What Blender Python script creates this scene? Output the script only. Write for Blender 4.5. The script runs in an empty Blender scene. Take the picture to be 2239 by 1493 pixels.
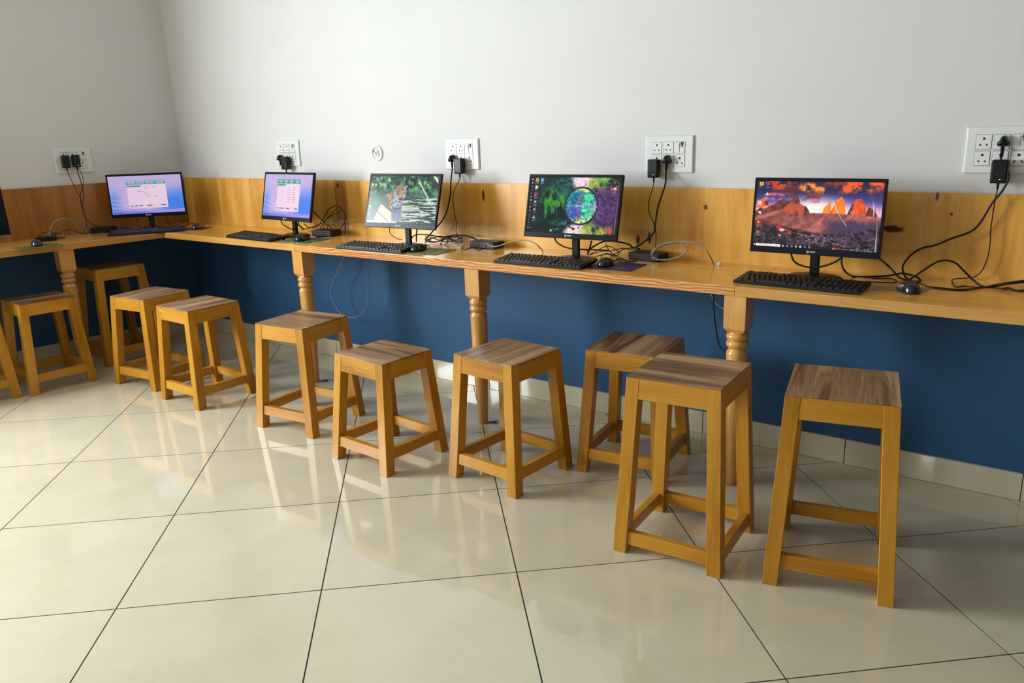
import bpy, bmesh, math, random
import numpy as np
from mathutils import Vector, Matrix

random.seed(7)
SC = bpy.context.scene
COL = SC.collection

# ------------------------------------------------------------------ camera, light, exposure
cam_d = bpy.data.cameras.new('camera')
cam_d.sensor_width = 36.0
cam_d.sensor_fit = 'HORIZONTAL'
cam_d.lens = 1741.25 / 2239.0 * 36.0
cam_d.clip_start = 0.05
cam = bpy.data.objects.new('camera', cam_d)
cam.location = (5.1793, -3.1495, 1.3466)
cam.rotation_euler = (1.3069, 0.0310, 0.6391)
COL.objects.link(cam)
SC.camera = cam

SC.view_settings.view_transform = 'Standard'
SC.view_settings.look = 'None'
SC.view_settings.gamma = 1.0
SC.view_settings.use_curve_mapping = False
SC.view_settings.exposure = 0.0

world = bpy.data.worlds.new('daylight')
SC.world = world
world.use_nodes = True
world.node_tree.nodes['Background'].inputs[0].default_value = (0.75, 0.86, 1.0, 1)
world.node_tree.nodes['Background'].inputs[1].default_value = 1.0

ANG = -0.0972                      # the left wall opens 5.6 degrees wider than square
CA, SA = math.cos(ANG), math.sin(ANG)
LEFT = Matrix.Rotation(ANG, 4, 'Z')   # local x = into the room, local y = towards the back corner


def lw(x, y, z=0.0):
    return LEFT @ Vector((x, y, z))


def area_light(name, loc, aim, sx, sy, power, color):
    d = bpy.data.lights.new(name, 'AREA')
    d.shape = 'RECTANGLE'
    d.size, d.size_y = sx, sy
    d.energy = power
    d.color = color
    o = bpy.data.objects.new(name, d)
    COL.objects.link(o)
    o.location = loc
    o.rotation_euler = (Vector(aim) - Vector(loc)).to_track_quat('-Z', 'Y').to_euler()
    return o


# daylight through the window of the left wall (y -2.4 .. -4.5); the two front lights are added fill
WY0, WY1, WZ0, WZ1 = -4.5, -2.4, 0.85, 2.35
p = lw(0.06, (WY0 + WY1) / 2, (WZ0 + WZ1) / 2)
area_light('window_daylight', p, p + lw(1, 0, -0.12), WY1 - WY0, WZ1 - WZ0, 350, (0.90, 0.965, 1.0))
area_light('front_fill', (2.2, -8.42, 1.7), (2.2, 0, 1.5), 2.4, 1.4, 20, (0.90, 0.965, 1.0))  # added soft fill, no window is built in the front wall
area_light('front_fill_far', (5.8, -8.42, 1.7), (5.8, 0, 1.5), 2.4, 1.4, 3, (0.90, 0.965, 1.0))  # weaker added fill on the right, also without a window
for lx, ly in ((2.2, -2.9), (5.0, -2.9), (2.2, -5.2), (5.0, -5.2)):
    area_light('ceiling_fill', (lx, ly, 2.97), (lx, ly, 0), .5, .5, 2.5, (1.0, 0.98, 0.94))  # added overhead fill, no fixtures at these spots


# ------------------------------------------------------------------ helpers
class MB:
    def __init__(s):
        s.v, s.f, s.m = [], [], []
        s.smooth = []

    def add(s, verts, faces, mat=0, sm=False):
        o = len(s.v)
        s.v += [tuple(v) for v in verts]
        for f in faces:
            s.f.append(tuple(o + i for i in f))
            s.m.append(mat)
            s.smooth.append(sm)
        return s

    def hexa(s, b, t, mat=0):      # bottom and top quads, counter-clockwise from above
        return s.add(list(b) + list(t), [(3, 2, 1, 0), (4, 5, 6, 7), (0, 1, 5, 4), (1, 2, 6, 5), (2, 3, 7, 6), (3, 0, 4, 7)], mat)

    def box(s, lo, hi, mat=0, M=None):
        x0, y0, z0 = lo
        x1, y1, z1 = hi
        b = [(x0, y0, z0), (x1, y0, z0), (x1, y1, z0), (x0, y1, z0)]
        t = [(x0, y0, z1), (x1, y0, z1), (x1, y1, z1), (x0, y1, z1)]
        if M is not None:
            b = [M @ Vector(q) for q in b]
            t = [M @ Vector(q) for q in t]
        return s.hexa(b, t, mat)

    def prism(s, poly, z0, z1, mat=0, M=None):
        n = len(poly)
        v = [(x, y, z0) for x, y in poly] + [(x, y, z1) for x, y in poly]
        if M is not None:
            v = [M @ Vector(q) for q in v]
        f = [tuple(range(n - 1, -1, -1)), tuple(range(n, 2 * n))] + [(i, (i + 1) % n, n + (i + 1) % n, n + i) for i in range(n)]
        return s.add(v, f, mat)

    def lathe(s, prof, c=(0, 0, 0), n=24, mat=0, M=None, sx=1.0, sy=1.0):
        v, f = [], []
        for r, z in prof:
            for k in range(n):
                a = 2 * math.pi * k / n
                v.append(Vector((c[0] + r * sx * math.cos(a), c[1] + r * sy * math.sin(a), c[2] + z)))
        if M is not None:
            v = [M @ q for q in v]
        for i in range(len(prof) - 1):
            for k in range(n):
                k2 = (k + 1) % n
                f.append((i * n + k, i * n + k2, (i + 1) * n + k2, (i + 1) * n + k))
        f.append(tuple(range(n - 1, -1, -1)))
        f.append(tuple((len(prof) - 1) * n + k for k in range(n)))
        return s.add(v, f, mat, True)

    def tube(s, pts, r, n=7, sub=4, mat=0):
        P = [Vector(q) for q in pts]
        Q = []
        for i in range(len(P) - 1):
            p0 = P[i - 1] if i else P[0] * 2 - P[1]
            p1, p2 = P[i], P[i + 1]
            p3 = P[i + 2] if i + 2 < len(P) else P[-1] * 2 - P[-2]
            for k in range(sub):
                t = k / sub
                Q.append(0.5 * ((2 * p1) + (p2 - p0) * t + (2 * p0 - 5 * p1 + 4 * p2 - p3) * t * t + (3 * p1 - p0 - 3 * p2 + p3) * t ** 3))
        Q.append(P[-1])
        v, f = [], []
        up = Vector((0.13, 0.21, 1)).normalized()
        for i, q in enumerate(Q):
            d = (Q[min(i + 1, len(Q) - 1)] - Q[max(i - 1, 0)])
            if d.length < 1e-9:
                d = Vector((1, 0, 0))
            d.normalize()
            a = up - d * up.dot(d)
            if a.length < 1e-3:
                a = Vector((1, 0, 0)) - d * d.x
            a.normalize()
            up = a
            b = d.cross(a)
            for k in range(n):
                t = 2 * math.pi * k / n
                v.append(q + (a * math.cos(t) + b * math.sin(t)) * r)
        for i in range(len(Q) - 1):
            for k in range(n):
                k2 = (k + 1) % n
                f.append((i * n + k, i * n + k2, (i + 1) * n + k2, (i + 1) * n + k))
        f.append(tuple(range(n - 1, -1, -1)))
        f.append(tuple((len(Q) - 1) * n + k for k in range(n)))
        return s.add(v, f, mat, True)

    def build(s, name, mats, parent=None, bevel=0.0, seg=1, uv=None):
        me = bpy.data.meshes.new(name)
        me.from_pydata(s.v, [], s.f)
        if not isinstance(mats, (list, tuple)):
            mats = [mats]
        for m in mats:
            me.materials.append(m)
        me.polygons.foreach_set('material_index', s.m)
        me.polygons.foreach_set('use_smooth', s.smooth)
        if uv:
            L = me.uv_layers.new(name='UVMap')
            for i, c in enumerate(uv):
                L.data[i].uv = c
        me.update()
        o = bpy.data.objects.new(name, me)
        COL.objects.link(o)
        if parent is not None:
            o.parent = parent
        if bevel:
            b = o.modifiers.new('edge', 'BEVEL')
            b.width = bevel
            b.segments = seg
            b.limit_method = 'ANGLE'
            b.angle_limit = math.radians(40)
        return o


def empty(name, loc=(0, 0, 0), rz=0.0, label=None, cat=None, group=None, kind=None):
    o = bpy.data.objects.new(name, None)
    COL.objects.link(o)
    o.location = loc
    o.rotation_euler = (0, 0, rz)
    o.empty_display_size = 0.05
    return tag(o, label, cat, group, kind)


def tag(o, label=None, cat=None, group=None, kind=None):
    if label:
        o['label'] = label
    if cat:
        o['category'] = cat
    if group:
        o['group'] = group
    if kind:
        o['kind'] = kind
    return o


def inst(name, me, parent, M):
    o = bpy.data.objects.new(name, me)
    COL.objects.link(o)
    o.parent = parent
    o.matrix_local = M
    return o


def copy_tree(o, parent=None):
    c = o.copy()
    COL.objects.link(c)
    c.parent = parent
    for ch in [k for k in bpy.data.objects if k.parent == o]:
        copy_tree(ch, c)
    return c


# ------------------------------------------------------------------ materials
def srgb(r, g, b):
    f = lambda c: (c / 12.92 if c <= 0.04045 else ((c + 0.055) / 1.055) ** 2.4)
    return (f(r / 255), f(g / 255), f(b / 255), 1)


def mat(name, col, rough=0.5, spec=0.5, metal=0.0, coat=0.0, emit=None, es=0.0, alpha=None, trans=0.0):
    m = bpy.data.materials.new(name)
    m.use_nodes = True
    b = m.node_tree.nodes['Principled BSDF']
    b.inputs['Base Color'].default_value = col
    b.inputs['Roughness'].default_value = rough
    b.inputs['Specular IOR Level'].default_value = spec
    b.inputs['Metallic'].default_value = metal
    b.inputs['Coat Weight'].default_value = coat
    b.inputs['Coat Roughness'].default_value = 0.12
    b.inputs['Transmission Weight'].default_value = trans
    if emit:
        b.inputs['Emission Color'].default_value = emit
        b.inputs['Emission Strength'].default_value = es
    if alpha is not None:
        b.inputs['Alpha'].default_value = alpha
    return m


class NT:
    def __init__(s, m):
        s.t = m.node_tree
        s.b = s.t.nodes['Principled BSDF']

    def n(s, kind, **kw):
        nd = s.t.nodes.new(kind)
        for k, v in kw.items():
            setattr(nd, k, v)
        return nd

    def l(s, a, b):
        s.t.links.new(a, b)

    def coord(s, which='Object'):
        return s.n('ShaderNodeTexCoord').outputs[which]

    def mapping(s, vec, scale=(1, 1, 1), loc=(0, 0, 0), rot=(0, 0, 0)):
        m = s.n('ShaderNodeMapping')
        m.inputs['Scale'].default_value = scale
        m.inputs['Location'].default_value = loc
        m.inputs['Rotation'].default_value = rot
        s.l(vec, m.inputs['Vector'])
        return m.outputs[0]

    def noise(s, vec, scale, detail=3, rough=0.5, dist=0.0):
        k = s.n('ShaderNodeTexNoise')
        k.inputs['Scale'].default_value = scale
        k.inputs['Detail'].default_value = detail
        k.inputs['Roughness'].default_value = rough
        k.inputs['Distortion'].default_value = dist
        s.l(vec, k.inputs['Vector'])
        return k.outputs[0]

    def ramp(s, fac, stops):
        r = s.n('ShaderNodeValToRGB')
        e = r.color_ramp.elements
        e[0].position, e[0].color = stops[0]
        e[1].position, e[1].color = stops[-1]
        for p_, c_ in stops[1:-1]:
            x = e.new(p_)
            x.color = c_
        s.l(fac, r.inputs[0])
        return r.outputs[0]

    def mix(s, fac, a, b, mode='MIX'):
        m = s.n('ShaderNodeMix', data_type='RGBA', blend_type=mode)
        if isinstance(fac, float):
            m.inputs[0].default_value = fac
        else:
            s.l(fac, m.inputs[0])
        for v, i in ((a, 6), (b, 7)):
            if isinstance(v, tuple):
                m.inputs[i].default_value = v
            else:
                s.l(v, m.inputs[i])
        return m.outputs[2]

    def math(s, op, a, b=None):
        m = s.n('ShaderNodeMath', operation=op)
        for v, i in ((a, 0), (b, 1)):
            if v is None:
                continue
            if isinstance(v, (int, float)):
                m.inputs[i].default_value = v
            else:
                s.l(v, m.inputs[i])
        return m.outputs[0]

    def vadd(s, a, b):
        m = s.n('ShaderNodeVectorMath', operation='ADD')
        s.l(a, m.inputs[0])
        s.l(b, m.inputs[1])
        return m.outputs[0]

    def bump(s, h, strength=0.1, dist=0.002):
        b = s.n('ShaderNodeBump')
        b.inputs['Strength'].default_value = strength
        b.inputs['Distance'].default_value = dist
        s.l(h, b.inputs['Height'])
        s.l(b.outputs[0], s.b.inputs['Normal'])


def wood(name, axis, dark, mid, light, rough=0.28, coat=0.5, fine=70.0, along=1.6, contrast=1.0, wave=0.0, knots=None, rand=True, vary=0.18):
    """Varnished wood; the grain runs along the object axis 0, 1 or 2."""
    m = mat(name, mid, rough, 0.5, coat=coat)
    t = NT(m)
    vec = t.coord()
    if rand:
        oi = t.n('ShaderNodeObjectInfo')
        cx = t.n('ShaderNodeCombineXYZ')
        r7 = t.math('MULTIPLY', oi.outputs['Random'], 17.0)
        for i in range(3):
            t.l(r7, cx.inputs[i])
        v0 = t.vadd(vec, cx.outputs[0])
    else:
        v0 = vec
    sc = [1.0, 1.0, 1.0]
    sc[axis] = along / fine * 6
    big = t.noise(t.mapping(v0, tuple(sc)), fine * 0.13, 3, 0.55, 0.6)
    sc2 = [1.0, 1.0, 1.0]
    sc2[axis] = 0.02
    finen = t.noise(t.mapping(v0, tuple(sc2)), fine * 3.0, 2, 0.6)
    fac = t.math('ADD', t.math('MULTIPLY', big, 0.75), t.math('MULTIPLY', finen, 0.25))
    w = 0.16 / contrast
    col = t.ramp(fac, [(0.5 - w, dark), (0.5, mid), (0.5 + w, light)])
    if wave:
        wv = t.n('ShaderNodeTexWave', wave_type='BANDS', bands_direction='Z')
        wv.inputs['Scale'].default_value = wave
        wv.inputs['Distortion'].default_value = 14.0
        wv.inputs['Detail'].default_value = 1.5
        wv.inputs['Detail Scale'].default_value = 0.6
        t.l(t.mapping(v0, (0.30, 1, 1)), wv.inputs['Vector'])
        wc = t.ramp(wv.outputs['Fac'], [(0.1, dark), (0.5, mid), (0.85, light)])
        col = t.mix(0.65, col, wc)
    if rand:
        hs = t.n('ShaderNodeHueSaturation')
        t.l(col, hs.inputs['Color'])
        val = t.math('ADD', t.math('MULTIPLY', oi.outputs['Random'], vary), 1 - vary / 2)
        t.l(val, hs.inputs['Value'])
        col = hs.outputs[0]
    for (kx, ky, kz, rx, rz, tilt) in (knots or []):
        mp = t.mapping(vec, (1, 1, 1), (-kx, -ky, -kz))
        mp = t.mapping(mp, (1 / rx, 0.0, 1 / rz), (0, 0, 0), (0, tilt, 0))
        nz = t.noise(vec, 60, 2)
        ln = t.n('ShaderNodeVectorMath', operation='LENGTH')
        t.l(mp, ln.inputs[0])
        d = t.math('ADD', ln.outputs['Value'], t.math('MULTIPLY', t.math('SUBTRACT', nz, 0.5), 0.9))
        msk = t.ramp(d, [(0.55, (1, 1, 1, 1)), (1.0, (0, 0, 0, 1))])
        col = t.mix(msk, col, srgb(96, 46, 16))
    t.l(col, t.b.inputs['Base Color'])
    t.bump(finen, 0.06, 0.001)
    return m


STOOL = [wood('stool_varnish_%s' % 'xyz'[a], a, srgb(146, 92, 16), srgb(188, 130, 34), srgb(202, 148, 52), rough=0.36, coat=0.15, fine=60, vary=0.12, contrast=.85) for a in range(3)]
for _m in STOOL:
    _m.node_tree.nodes['Principled BSDF'].inputs['Specular IOR Level'].default_value = 0.3


def laminate(name, axis):
    m = mat(name, srgb(120, 88, 58), 0.38, 0.5, coat=0.1)
    t = NT(m)
    vec = t.coord()
    oi = t.n('ShaderNodeObjectInfo')
    cx = t.n('ShaderNodeCombineXYZ')
    r7 = t.math('MULTIPLY', oi.outputs['Random'], 23.0)
    for i in range(3):
        t.l(r7, cx.inputs[i])
    v0 = t.vadd(vec, cx.outputs[0])
    sc = [1.0, 1.0, 1.0]
    sc[axis] = 0.075
    big = t.noise(t.mapping(v0, tuple(sc)), 15.0, 2, 0.45, 0.7)
    sc2 = [1.0, 1.0, 1.0]
    sc2[axis] = 0.03
    fn = t.noise(t.mapping(v0, tuple(sc2)), 170.0, 2, 0.6)
    fac = t.math('ADD', t.math('MULTIPLY', big, 0.8), t.math('MULTIPLY', fn, 0.2))
    col = t.ramp(fac, [(0.36, srgb(92, 62, 40)), (0.43, srgb(118, 84, 56)), (0.48, srgb(156, 122, 86)), (0.52, srgb(132, 98, 66)), (0.57, srgb(170, 136, 98)), (0.66, srgb(186, 154, 114))])
    t.l(col, t.b.inputs['Base Color'])
    return m


LAM = [laminate('laminate_x', 0), laminate('laminate_y', 1)]

PD, PM_, PL = srgb(214, 150, 56), srgb(234, 174, 76), srgb(242, 190, 98)
KNOTS = [(3.835, 0, 1.0, .010, .012, 0), (4.687, 0, 1.066, .007, .022, .9), (4.736, 0, 1.006, .006, .008, 0), (2.662, 0, 1.02, .010, .034, 0),
         (4.55, 0, .946, .05, .016, .3), (3.524, 0, .846, .012, .03, .6), (3.580, 0, .859, .012, .03, -.6), (1.591, 0, 1.05, .012, .02, .3), (1.63, 0, .83, .014, .05, 0)]
PANEL = wood('pine_panel', 2, PD, PM_, PL, rough=0.3, coat=0.35, fine=90, knots=KNOTS, rand=False)
LKNOT = [(-.063, -.832, .957, 1, .03, 0)]
PANEL_SHADE = wood('pine_board_shaded', 2, srgb(140, 86, 28), srgb(164, 106, 40), srgb(178, 122, 54), rough=0.3, coat=0.35, fine=90, vary=0.16)  # darker copy of the pine panel, side-wall shade put into the colour
DESK_X = wood('pine_worktop_x', 0, PD, PM_, PL, rough=0.24, coat=0.5, fine=80, rand=False)
DESK_Y_SHADE = wood('pine_worktop_y_shaded', 1, srgb(160, 108, 44), srgb(186, 134, 62), srgb(200, 150, 78), rough=0.24, coat=0.5, fine=80, rand=False)  # same pine as the other worktops, darkened for the shaded side
EDGE_FIG = wood('pine_edge_figured', 0, srgb(176, 98, 36), srgb(214, 148, 76), srgb(236, 186, 118), rough=0.25, coat=0.4, fine=60, rand=False, wave=30, contrast=1.4)
EDGE_X = wood('pine_edge', 0, srgb(182, 120, 48), srgb(212, 156, 78), srgb(228, 178, 104), rough=0.25, coat=0.4, fine=60, rand=False, contrast=0.8)
EDGE_Y_SHADE = wood('pine_edge_side_shaded', 1, srgb(160, 106, 40), srgb(188, 134, 62), srgb(204, 152, 80), rough=0.25, coat=0.4, fine=60, rand=False, contrast=0.8)  # edge pine with the side wall's shade mixed into its tones
TURNED = wood('pine_turned', 2, srgb(184, 120, 48), srgb(208, 150, 74), srgb(220, 166, 92), rough=0.2, coat=0.7, fine=60, rand=True)

WHITE = mat('white_paint', (0.70, 0.70, 0.69, 1), 0.6, 0.3)
_t = NT(WHITE)
_n = _t.noise(_t.coord(), 3.0, 3)
_t.l(_t.ramp(_n, [(0.3, (0.69, 0.69, 0.678, 1)), (0.7, (0.715, 0.715, 0.705, 1))]), _t.b.inputs['Base Color'])
_t.bump(_t.noise(_t.coord(), 300.0, 2), 0.05, 0.0005)
BLUE = mat('blue_paint', srgb(50, 88, 126), 0.42, 0.25)
_t = NT(BLUE)
_n = _t.noise(_t.coord(), 2.5, 3)
_t.l(_t.ramp(_n, [(0.3, srgb(48, 85, 122)), (0.7, srgb(52, 91, 130))]), _t.b.inputs['Base Color'])
GROUT = mat('dark_grout', srgb(50, 51, 55), 0.8)
TILE = mat('cream_tile', srgb(224, 214, 184), 0.10, 0.5)
for _m in (TILE,):
    _m.node_tree.nodes['Principled BSDF'].inputs['Coat Weight'].default_value = 0.5
    _m.node_tree.nodes['Principled BSDF'].inputs['Coat Roughness'].default_value = 0.015
_t = NT(TILE)
_oi = _t.n('ShaderNodeObjectInfo')
_n = _t.noise(_t.coord(), 4.0, 4, 0.6)
_c = _t.ramp(_n, [(0.3, srgb(206, 197, 168)), (0.7, srgb(216, 208, 182))])
_h = _t.n('ShaderNodeHueSaturation')
_t.l(_c, _h.inputs['Color'])
_t.l(_t.math('ADD', _t.math('MULTIPLY', _oi.outputs['Random'], 0.06), 0.97), _h.inputs['Value'])
_t.l(_h.outputs[0], _t.b.inputs['Base Color'])
_r = _t.noise(_t.coord(), 9.0, 3)
_t.l(_t.ramp(_r, [(0.3, (0.06, 0.06, 0.06, 1)), (0.7, (0.12, 0.12, 0.12, 1))]), _t.b.inputs['Roughness'])
SKIRT = mat('cream_skirting_tile', srgb(206, 198, 172), 0.05, 0.5, coat=0.5)
SKIRT.node_tree.nodes['Principled BSDF'].inputs['Coat Roughness'].default_value = 0.01
PLASTIC = mat('black_plastic', srgb(15, 16, 21), 0.38, 0.35)
BEZEL = mat('glossy_dark_bezel', srgb(11, 12, 20), 0.30, 0.22)
KEYM = mat('black_keycap', srgb(19, 20, 26), 0.45, 0.35)
CABLE = mat('black_cable', srgb(11, 11, 13), 0.42, 0.35)
GREYC = mat('grey_cable', srgb(128, 128, 126), 0.4, 0.5)
WHITEC = mat('white_cable', srgb(190, 190, 190), 0.45, 0.5)
PLATE = mat('white_switch_plastic', srgb(228, 231, 227), 0.3, 0.4)
MODULE = mat('white_module_plastic', srgb(232, 233, 230), 0.3, 0.5)
GAPM = mat('module_gap', srgb(70, 72, 74), 0.7)
HOLE = mat('socket_hole', srgb(40, 40, 42), 0.7)
LED = mat('green_led', srgb(40, 220, 90), 0.4, emit=srgb(120, 255, 150), es=2.5)
CLEAR = mat('clear_connector', srgb(220, 224, 224), 0.12, 0.5, alpha=0.55)
FILM = mat('clear_film', srgb(235, 238, 240), 0.10, 0.8, alpha=0.16)
CREASE_GLINT = mat('film_crease_glint', srgb(245, 246, 248), 0.15, 0.8, alpha=0.85)  # whitish colour stands for highlight streaks along the film creases
TAPE = mat('blue_tape', srgb(40, 60, 120), 0.5)
LOGO = mat('white_print', srgb(225, 225, 228), 0.5)
CEIL = mat('ceiling_paint', (0.42, 0.42, 0.42, 1), 0.7)
FARWALL = mat('far_wall_paint', (0.16, 0.16, 0.16, 1), 0.7)
FRAME_M = mat('white_window_frame', srgb(225, 225, 222), 0.4)
GLASS = mat('window_glass', (1, 1, 1, 1), 0.02, 0.5, alpha=0.12)


# ------------------------------------------------------------------ room shell
YF, XR, ZC = -8.5, 8.0, 3.0
ZB = 0.775          # worktop surface
ZP = 1.078          # top of the pine backsplash
TL = YF / CA        # length of the left wall in its own axis (negative)

b = MB()
b.add([(0, 0, 0), (XR, 0, 0), (XR, 0, 0.80), (0, 0, 0.80)], [(0, 1, 2, 3)], 1)
b.add([(0, 0, 0.80), (XR, 0, 0.80), (XR, 0, ZC), (0, 0, ZC)], [(0, 1, 2, 3)], 0)
b.add([(-.3, 0.15, 0), (XR + .2, 0.15, 0), (XR + .2, 0.15, ZC), (-.3, 0.15, ZC)], [(3, 2, 1, 0)], 0)
tag(b.build('wall_back', [WHITE, BLUE]), 'white painted back wall, blue below the long worktop', kind='structure')

b = MB()
ys = [0.0, WY1, WY0, TL]
zs = [0.0, 0.80, WZ0, WZ1, ZC]
for i in range(3):
    for j in range(4):
        if i == 1 and j == 2:
            continue
        q = [lw(0, ys[i + 1], zs[j]), lw(0, ys[i], zs[j]), lw(0, ys[i], zs[j + 1]), lw(0, ys[i + 1], zs[j + 1])]
        b.add(q, [(0, 1, 2, 3)], 1 if j == 0 else 0)
tag(b.build('wall_left', [WHITE, BLUE]), 'white side wall in shade, meeting the back wall in the corner', kind='structure')
b = MB()
b.add([(XR, 0, 0), (XR, YF, 0), (XR, YF, ZC), (XR, 0, ZC)], [(0, 1, 2, 3)])
tag(b.build('wall_right', FARWALL), kind='structure')
b = MB()
fl = lw(0, TL)
b.add([(XR, YF, 0), (fl.x, YF, 0), (fl.x, YF, ZC), (XR, YF, ZC)], [(0, 1, 2, 3)])
tag(b.build('wall_front', FARWALL), kind='structure')
b = MB()
b.add([(0, 0, ZC), (XR, 0, ZC), (XR, YF, ZC), (fl.x, YF, ZC)], [(0, 1, 2, 3)])
tag(b.build('ceiling', CEIL), kind='structure')

w = tag(empty('window_1', (0, 0, 0), ANG), kind='structure')
b = MB()
fw = 0.05
b.box((-.09, WY0, WZ0), (-.03, WY1, WZ0 + fw)).box((-.09, WY0, WZ1 - fw), (-.03, WY1, WZ1))
b.box((-.09, WY0, WZ0 + fw), (-.03, WY0 + fw, WZ1 - fw)).box((-.09, WY1 - fw, WZ0 + fw), (-.03, WY1, WZ1 - fw))
b.box((-.09, (WY0 + WY1) / 2 - .025, WZ0 + fw), (-.03, (WY0 + WY1) / 2 + .025, WZ1 - fw))
b.build('window_frame', FRAME_M, w)
for a0, a1 in ((WY0 + fw, (WY0 + WY1) / 2 - .025), ((WY0 + WY1) / 2 + .025, WY1 - fw)):
    b = MB()
    b.box((-.063, a0, WZ0 + fw), (-.057, a1, WZ1 - fw))
    b.build('pane', GLASS, w)

# floor: dark grout bed with 60 cm polished tiles laid diagonally
fo = MB()
fo.add([(fl.x, YF, -.0012), (XR, YF, -.0012), (XR, 0, -.0012), (0, 0, -.0012)], [(0, 1, 2, 3)])
floor = tag(fo.build('floor', GROUT), 'cream polished tile floor laid diagonally with thin dark joints', kind='structure')
room = [(0.0, 0.0), (fl.x, YF), (XR, YF), (XR, 0.0)]


def clip(poly, A, B):
    out = []
    ins = lambda q: (B[0] - A[0]) * (q[1] - A[1]) - (B[1] - A[1]) * (q[0] - A[0]) >= -1e-9
    for i in range(len(poly)):
        p_, q_ = poly[i], poly[(i + 1) % len(poly)]
        a_, b_ = ins(p_), ins(q_)
        if a_:
            out.append(p_)
        if a_ != b_:
            d1 = (B[0] - A[0]) * (p_[1] - A[1]) - (B[1] - A[1]) * (p_[0] - A[0])
            d2 = (B[0] - A[0]) * (q_[1] - A[1]) - (B[1] - A[1]) * (q_[0] - A[0])
            t_ = d1 / (d1 - d2)
            out.append((p_[0] + (q_[0] - p_[0]) * t_, p_[1] + (q_[1] - p_[1]) * t_))
    return out


TH, TU, TV, TS, TG = 0.7574, 2.9628, -2.2101, 0.6, 0.0021
e1 = (math.cos(TH), math.sin(TH))
e2 = (-math.sin(TH), math.cos(TH))
full_tile = None
for i in range(-22, 16):
    for j in range(-16, 22):
        P_ = lambda a, c: (TU + TS * (i * e1[0] + j * e2[0]) + a * e1[0] + c * e2[0], TV + TS * (i * e1[1] + j * e2[1]) + a * e1[1] + c * e2[1])
        q = [P_(TG, TG), P_(TS - TG, TG), P_(TS - TG, TS - TG), P_(TG, TS - TG)]
        inside = all(all((room[(k + 1) % 4][0] - room[k][0]) * (v[1] - room[k][1]) - (room[(k + 1) % 4][1] - room[k][1]) * (v[0] - room[k][0]) >= 0 for k in range(4)) for v in q)
        c_ = P_(TS / 2, TS / 2)
        if c_[1] < -5.2:           # beyond the camera's back: one plain slab below takes over
            continue
        if inside:
            if full_tile is None:
                bb = MB()
                h = TS / 2 - TG
                bb.box((-h, -h, -.008), (h, h, 0))
                full_tile = bb.build('tile', TILE, floor)
                full_tile.matrix_local = Matrix.Translation((c_[0], c_[1], 0)) @ Matrix.Rotation(TH, 4, 'Z')
            else:
                o = full_tile.copy()
                COL.objects.link(o)
                o.matrix_local = Matrix.Translation((c_[0], c_[1], 0)) @ Matrix.Rotation(TH + (math.pi / 2) * random.randint(0, 3), 4, 'Z')
        else:
            for k in range(4):
                q = clip(q, room[k], room[(k + 1) % 4])
                if len(q) < 3:
                    break
            if len(q) < 3:
                continue
            ar = abs(sum(q[k][0] * q[(k + 1) % len(q)][1] - q[(k + 1) % len(q)][0] * q[k][1] for k in range(len(q)))) / 2
            if ar < 2e-4:
                continue
            bb = MB()
            bb.prism(q, -.008, 0)
            bb.build('tile', TILE, floor)
bb = MB()
bb.box((-.7, YF, -.02), (XR, -5.6, -.0006))
bb.build('tile_field', TILE, floor)

# tile skirting
sk = tag(empty('baseboard_back'), 'cream tile skirting below the blue back wall', kind='structure')
J0, JS = 2.6473, 0.6014
for k in range(-5, 9):
    x0, x1 = max(.012, J0 + k * JS + .0015), min(XR, J0 + (k + 1) * JS - .0015)
    if x1 - x0 < .02:
        continue
    b = MB()
    b.box((x0, -.012, 0.001), (x1, 0, .1036))
    b.build('tile', SKIRT, sk, bevel=.001)
b = MB()
b.box((0.01, -.009, 0.0), (XR, -.001, .1005))
b.build('grout_bed', GROUT, sk)
sl = tag(empty('baseboard_left', (0, 0, 0), ANG), 'cream tile skirting below the side wall', kind='structure')
for k in range(10):
    y1, y0 = -.012 - k * .6014 - .0015, -.012 - (k + 1) * .6014 + .0015
    b = MB()
    b.box((0, y0, 0.001), (.012, y1, .1036))
    b.build('tile', SKIRT, sl, bevel=.001)
b = MB()
b.box((.001, -6.0, 0), (.009, -.01, .1005))
b.build('grout_bed', GROUT, sl)

# pine backsplash boards (seams where the photograph shows them)
T = 0.018
tr = tag(empty('trim_1'), 'upright pine boards lining the back wall above the worktop', kind='structure')
seams = [T, .34, .66, .98, 1.27, 1.56, 1.66, 2.02, 2.40, 2.764, 3.12, 3.47, 3.826, 3.914, 4.28, 4.66, 4.76, 5.1, 5.5, 5.95, 6.4, 6.9, 7.4, XR]
RED = wood('pine_board_reddish', 2, srgb(164, 100, 44), srgb(194, 132, 64), srgb(212, 156, 84), rough=0.3, coat=0.35, fine=90, rand=False, knots=KNOTS)
for a0, a1 in zip(seams[:-1], seams[1:]):
    b = MB()
    b.box((a0 + .0001, -T, ZB), (a1 - .0001, -.0005, ZP + random.uniform(-.0012, .0012)))
    b.build('board', RED if a0 == 1.56 else PANEL, tr, bevel=.0003)
tl = tag(empty('trim_2', (0, 0, 0), ANG), 'upright pine boards lining the side wall above the worktop', kind='structure')
yy = -T
while yy > -3.0:
    wd = random.choice((.3, .36, .42))
    b = MB()
    b.box((.0005, yy - wd + .0004, ZB), (T, yy - .0004, ZP + random.uniform(-.0012, .0012)))
    b.build('board', PANEL_SHADE, tl, bevel=.0006)
    yy -= wd

# ------------------------------------------------------------------ worktops and their turned legs
TH_W = 0.0352


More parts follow.
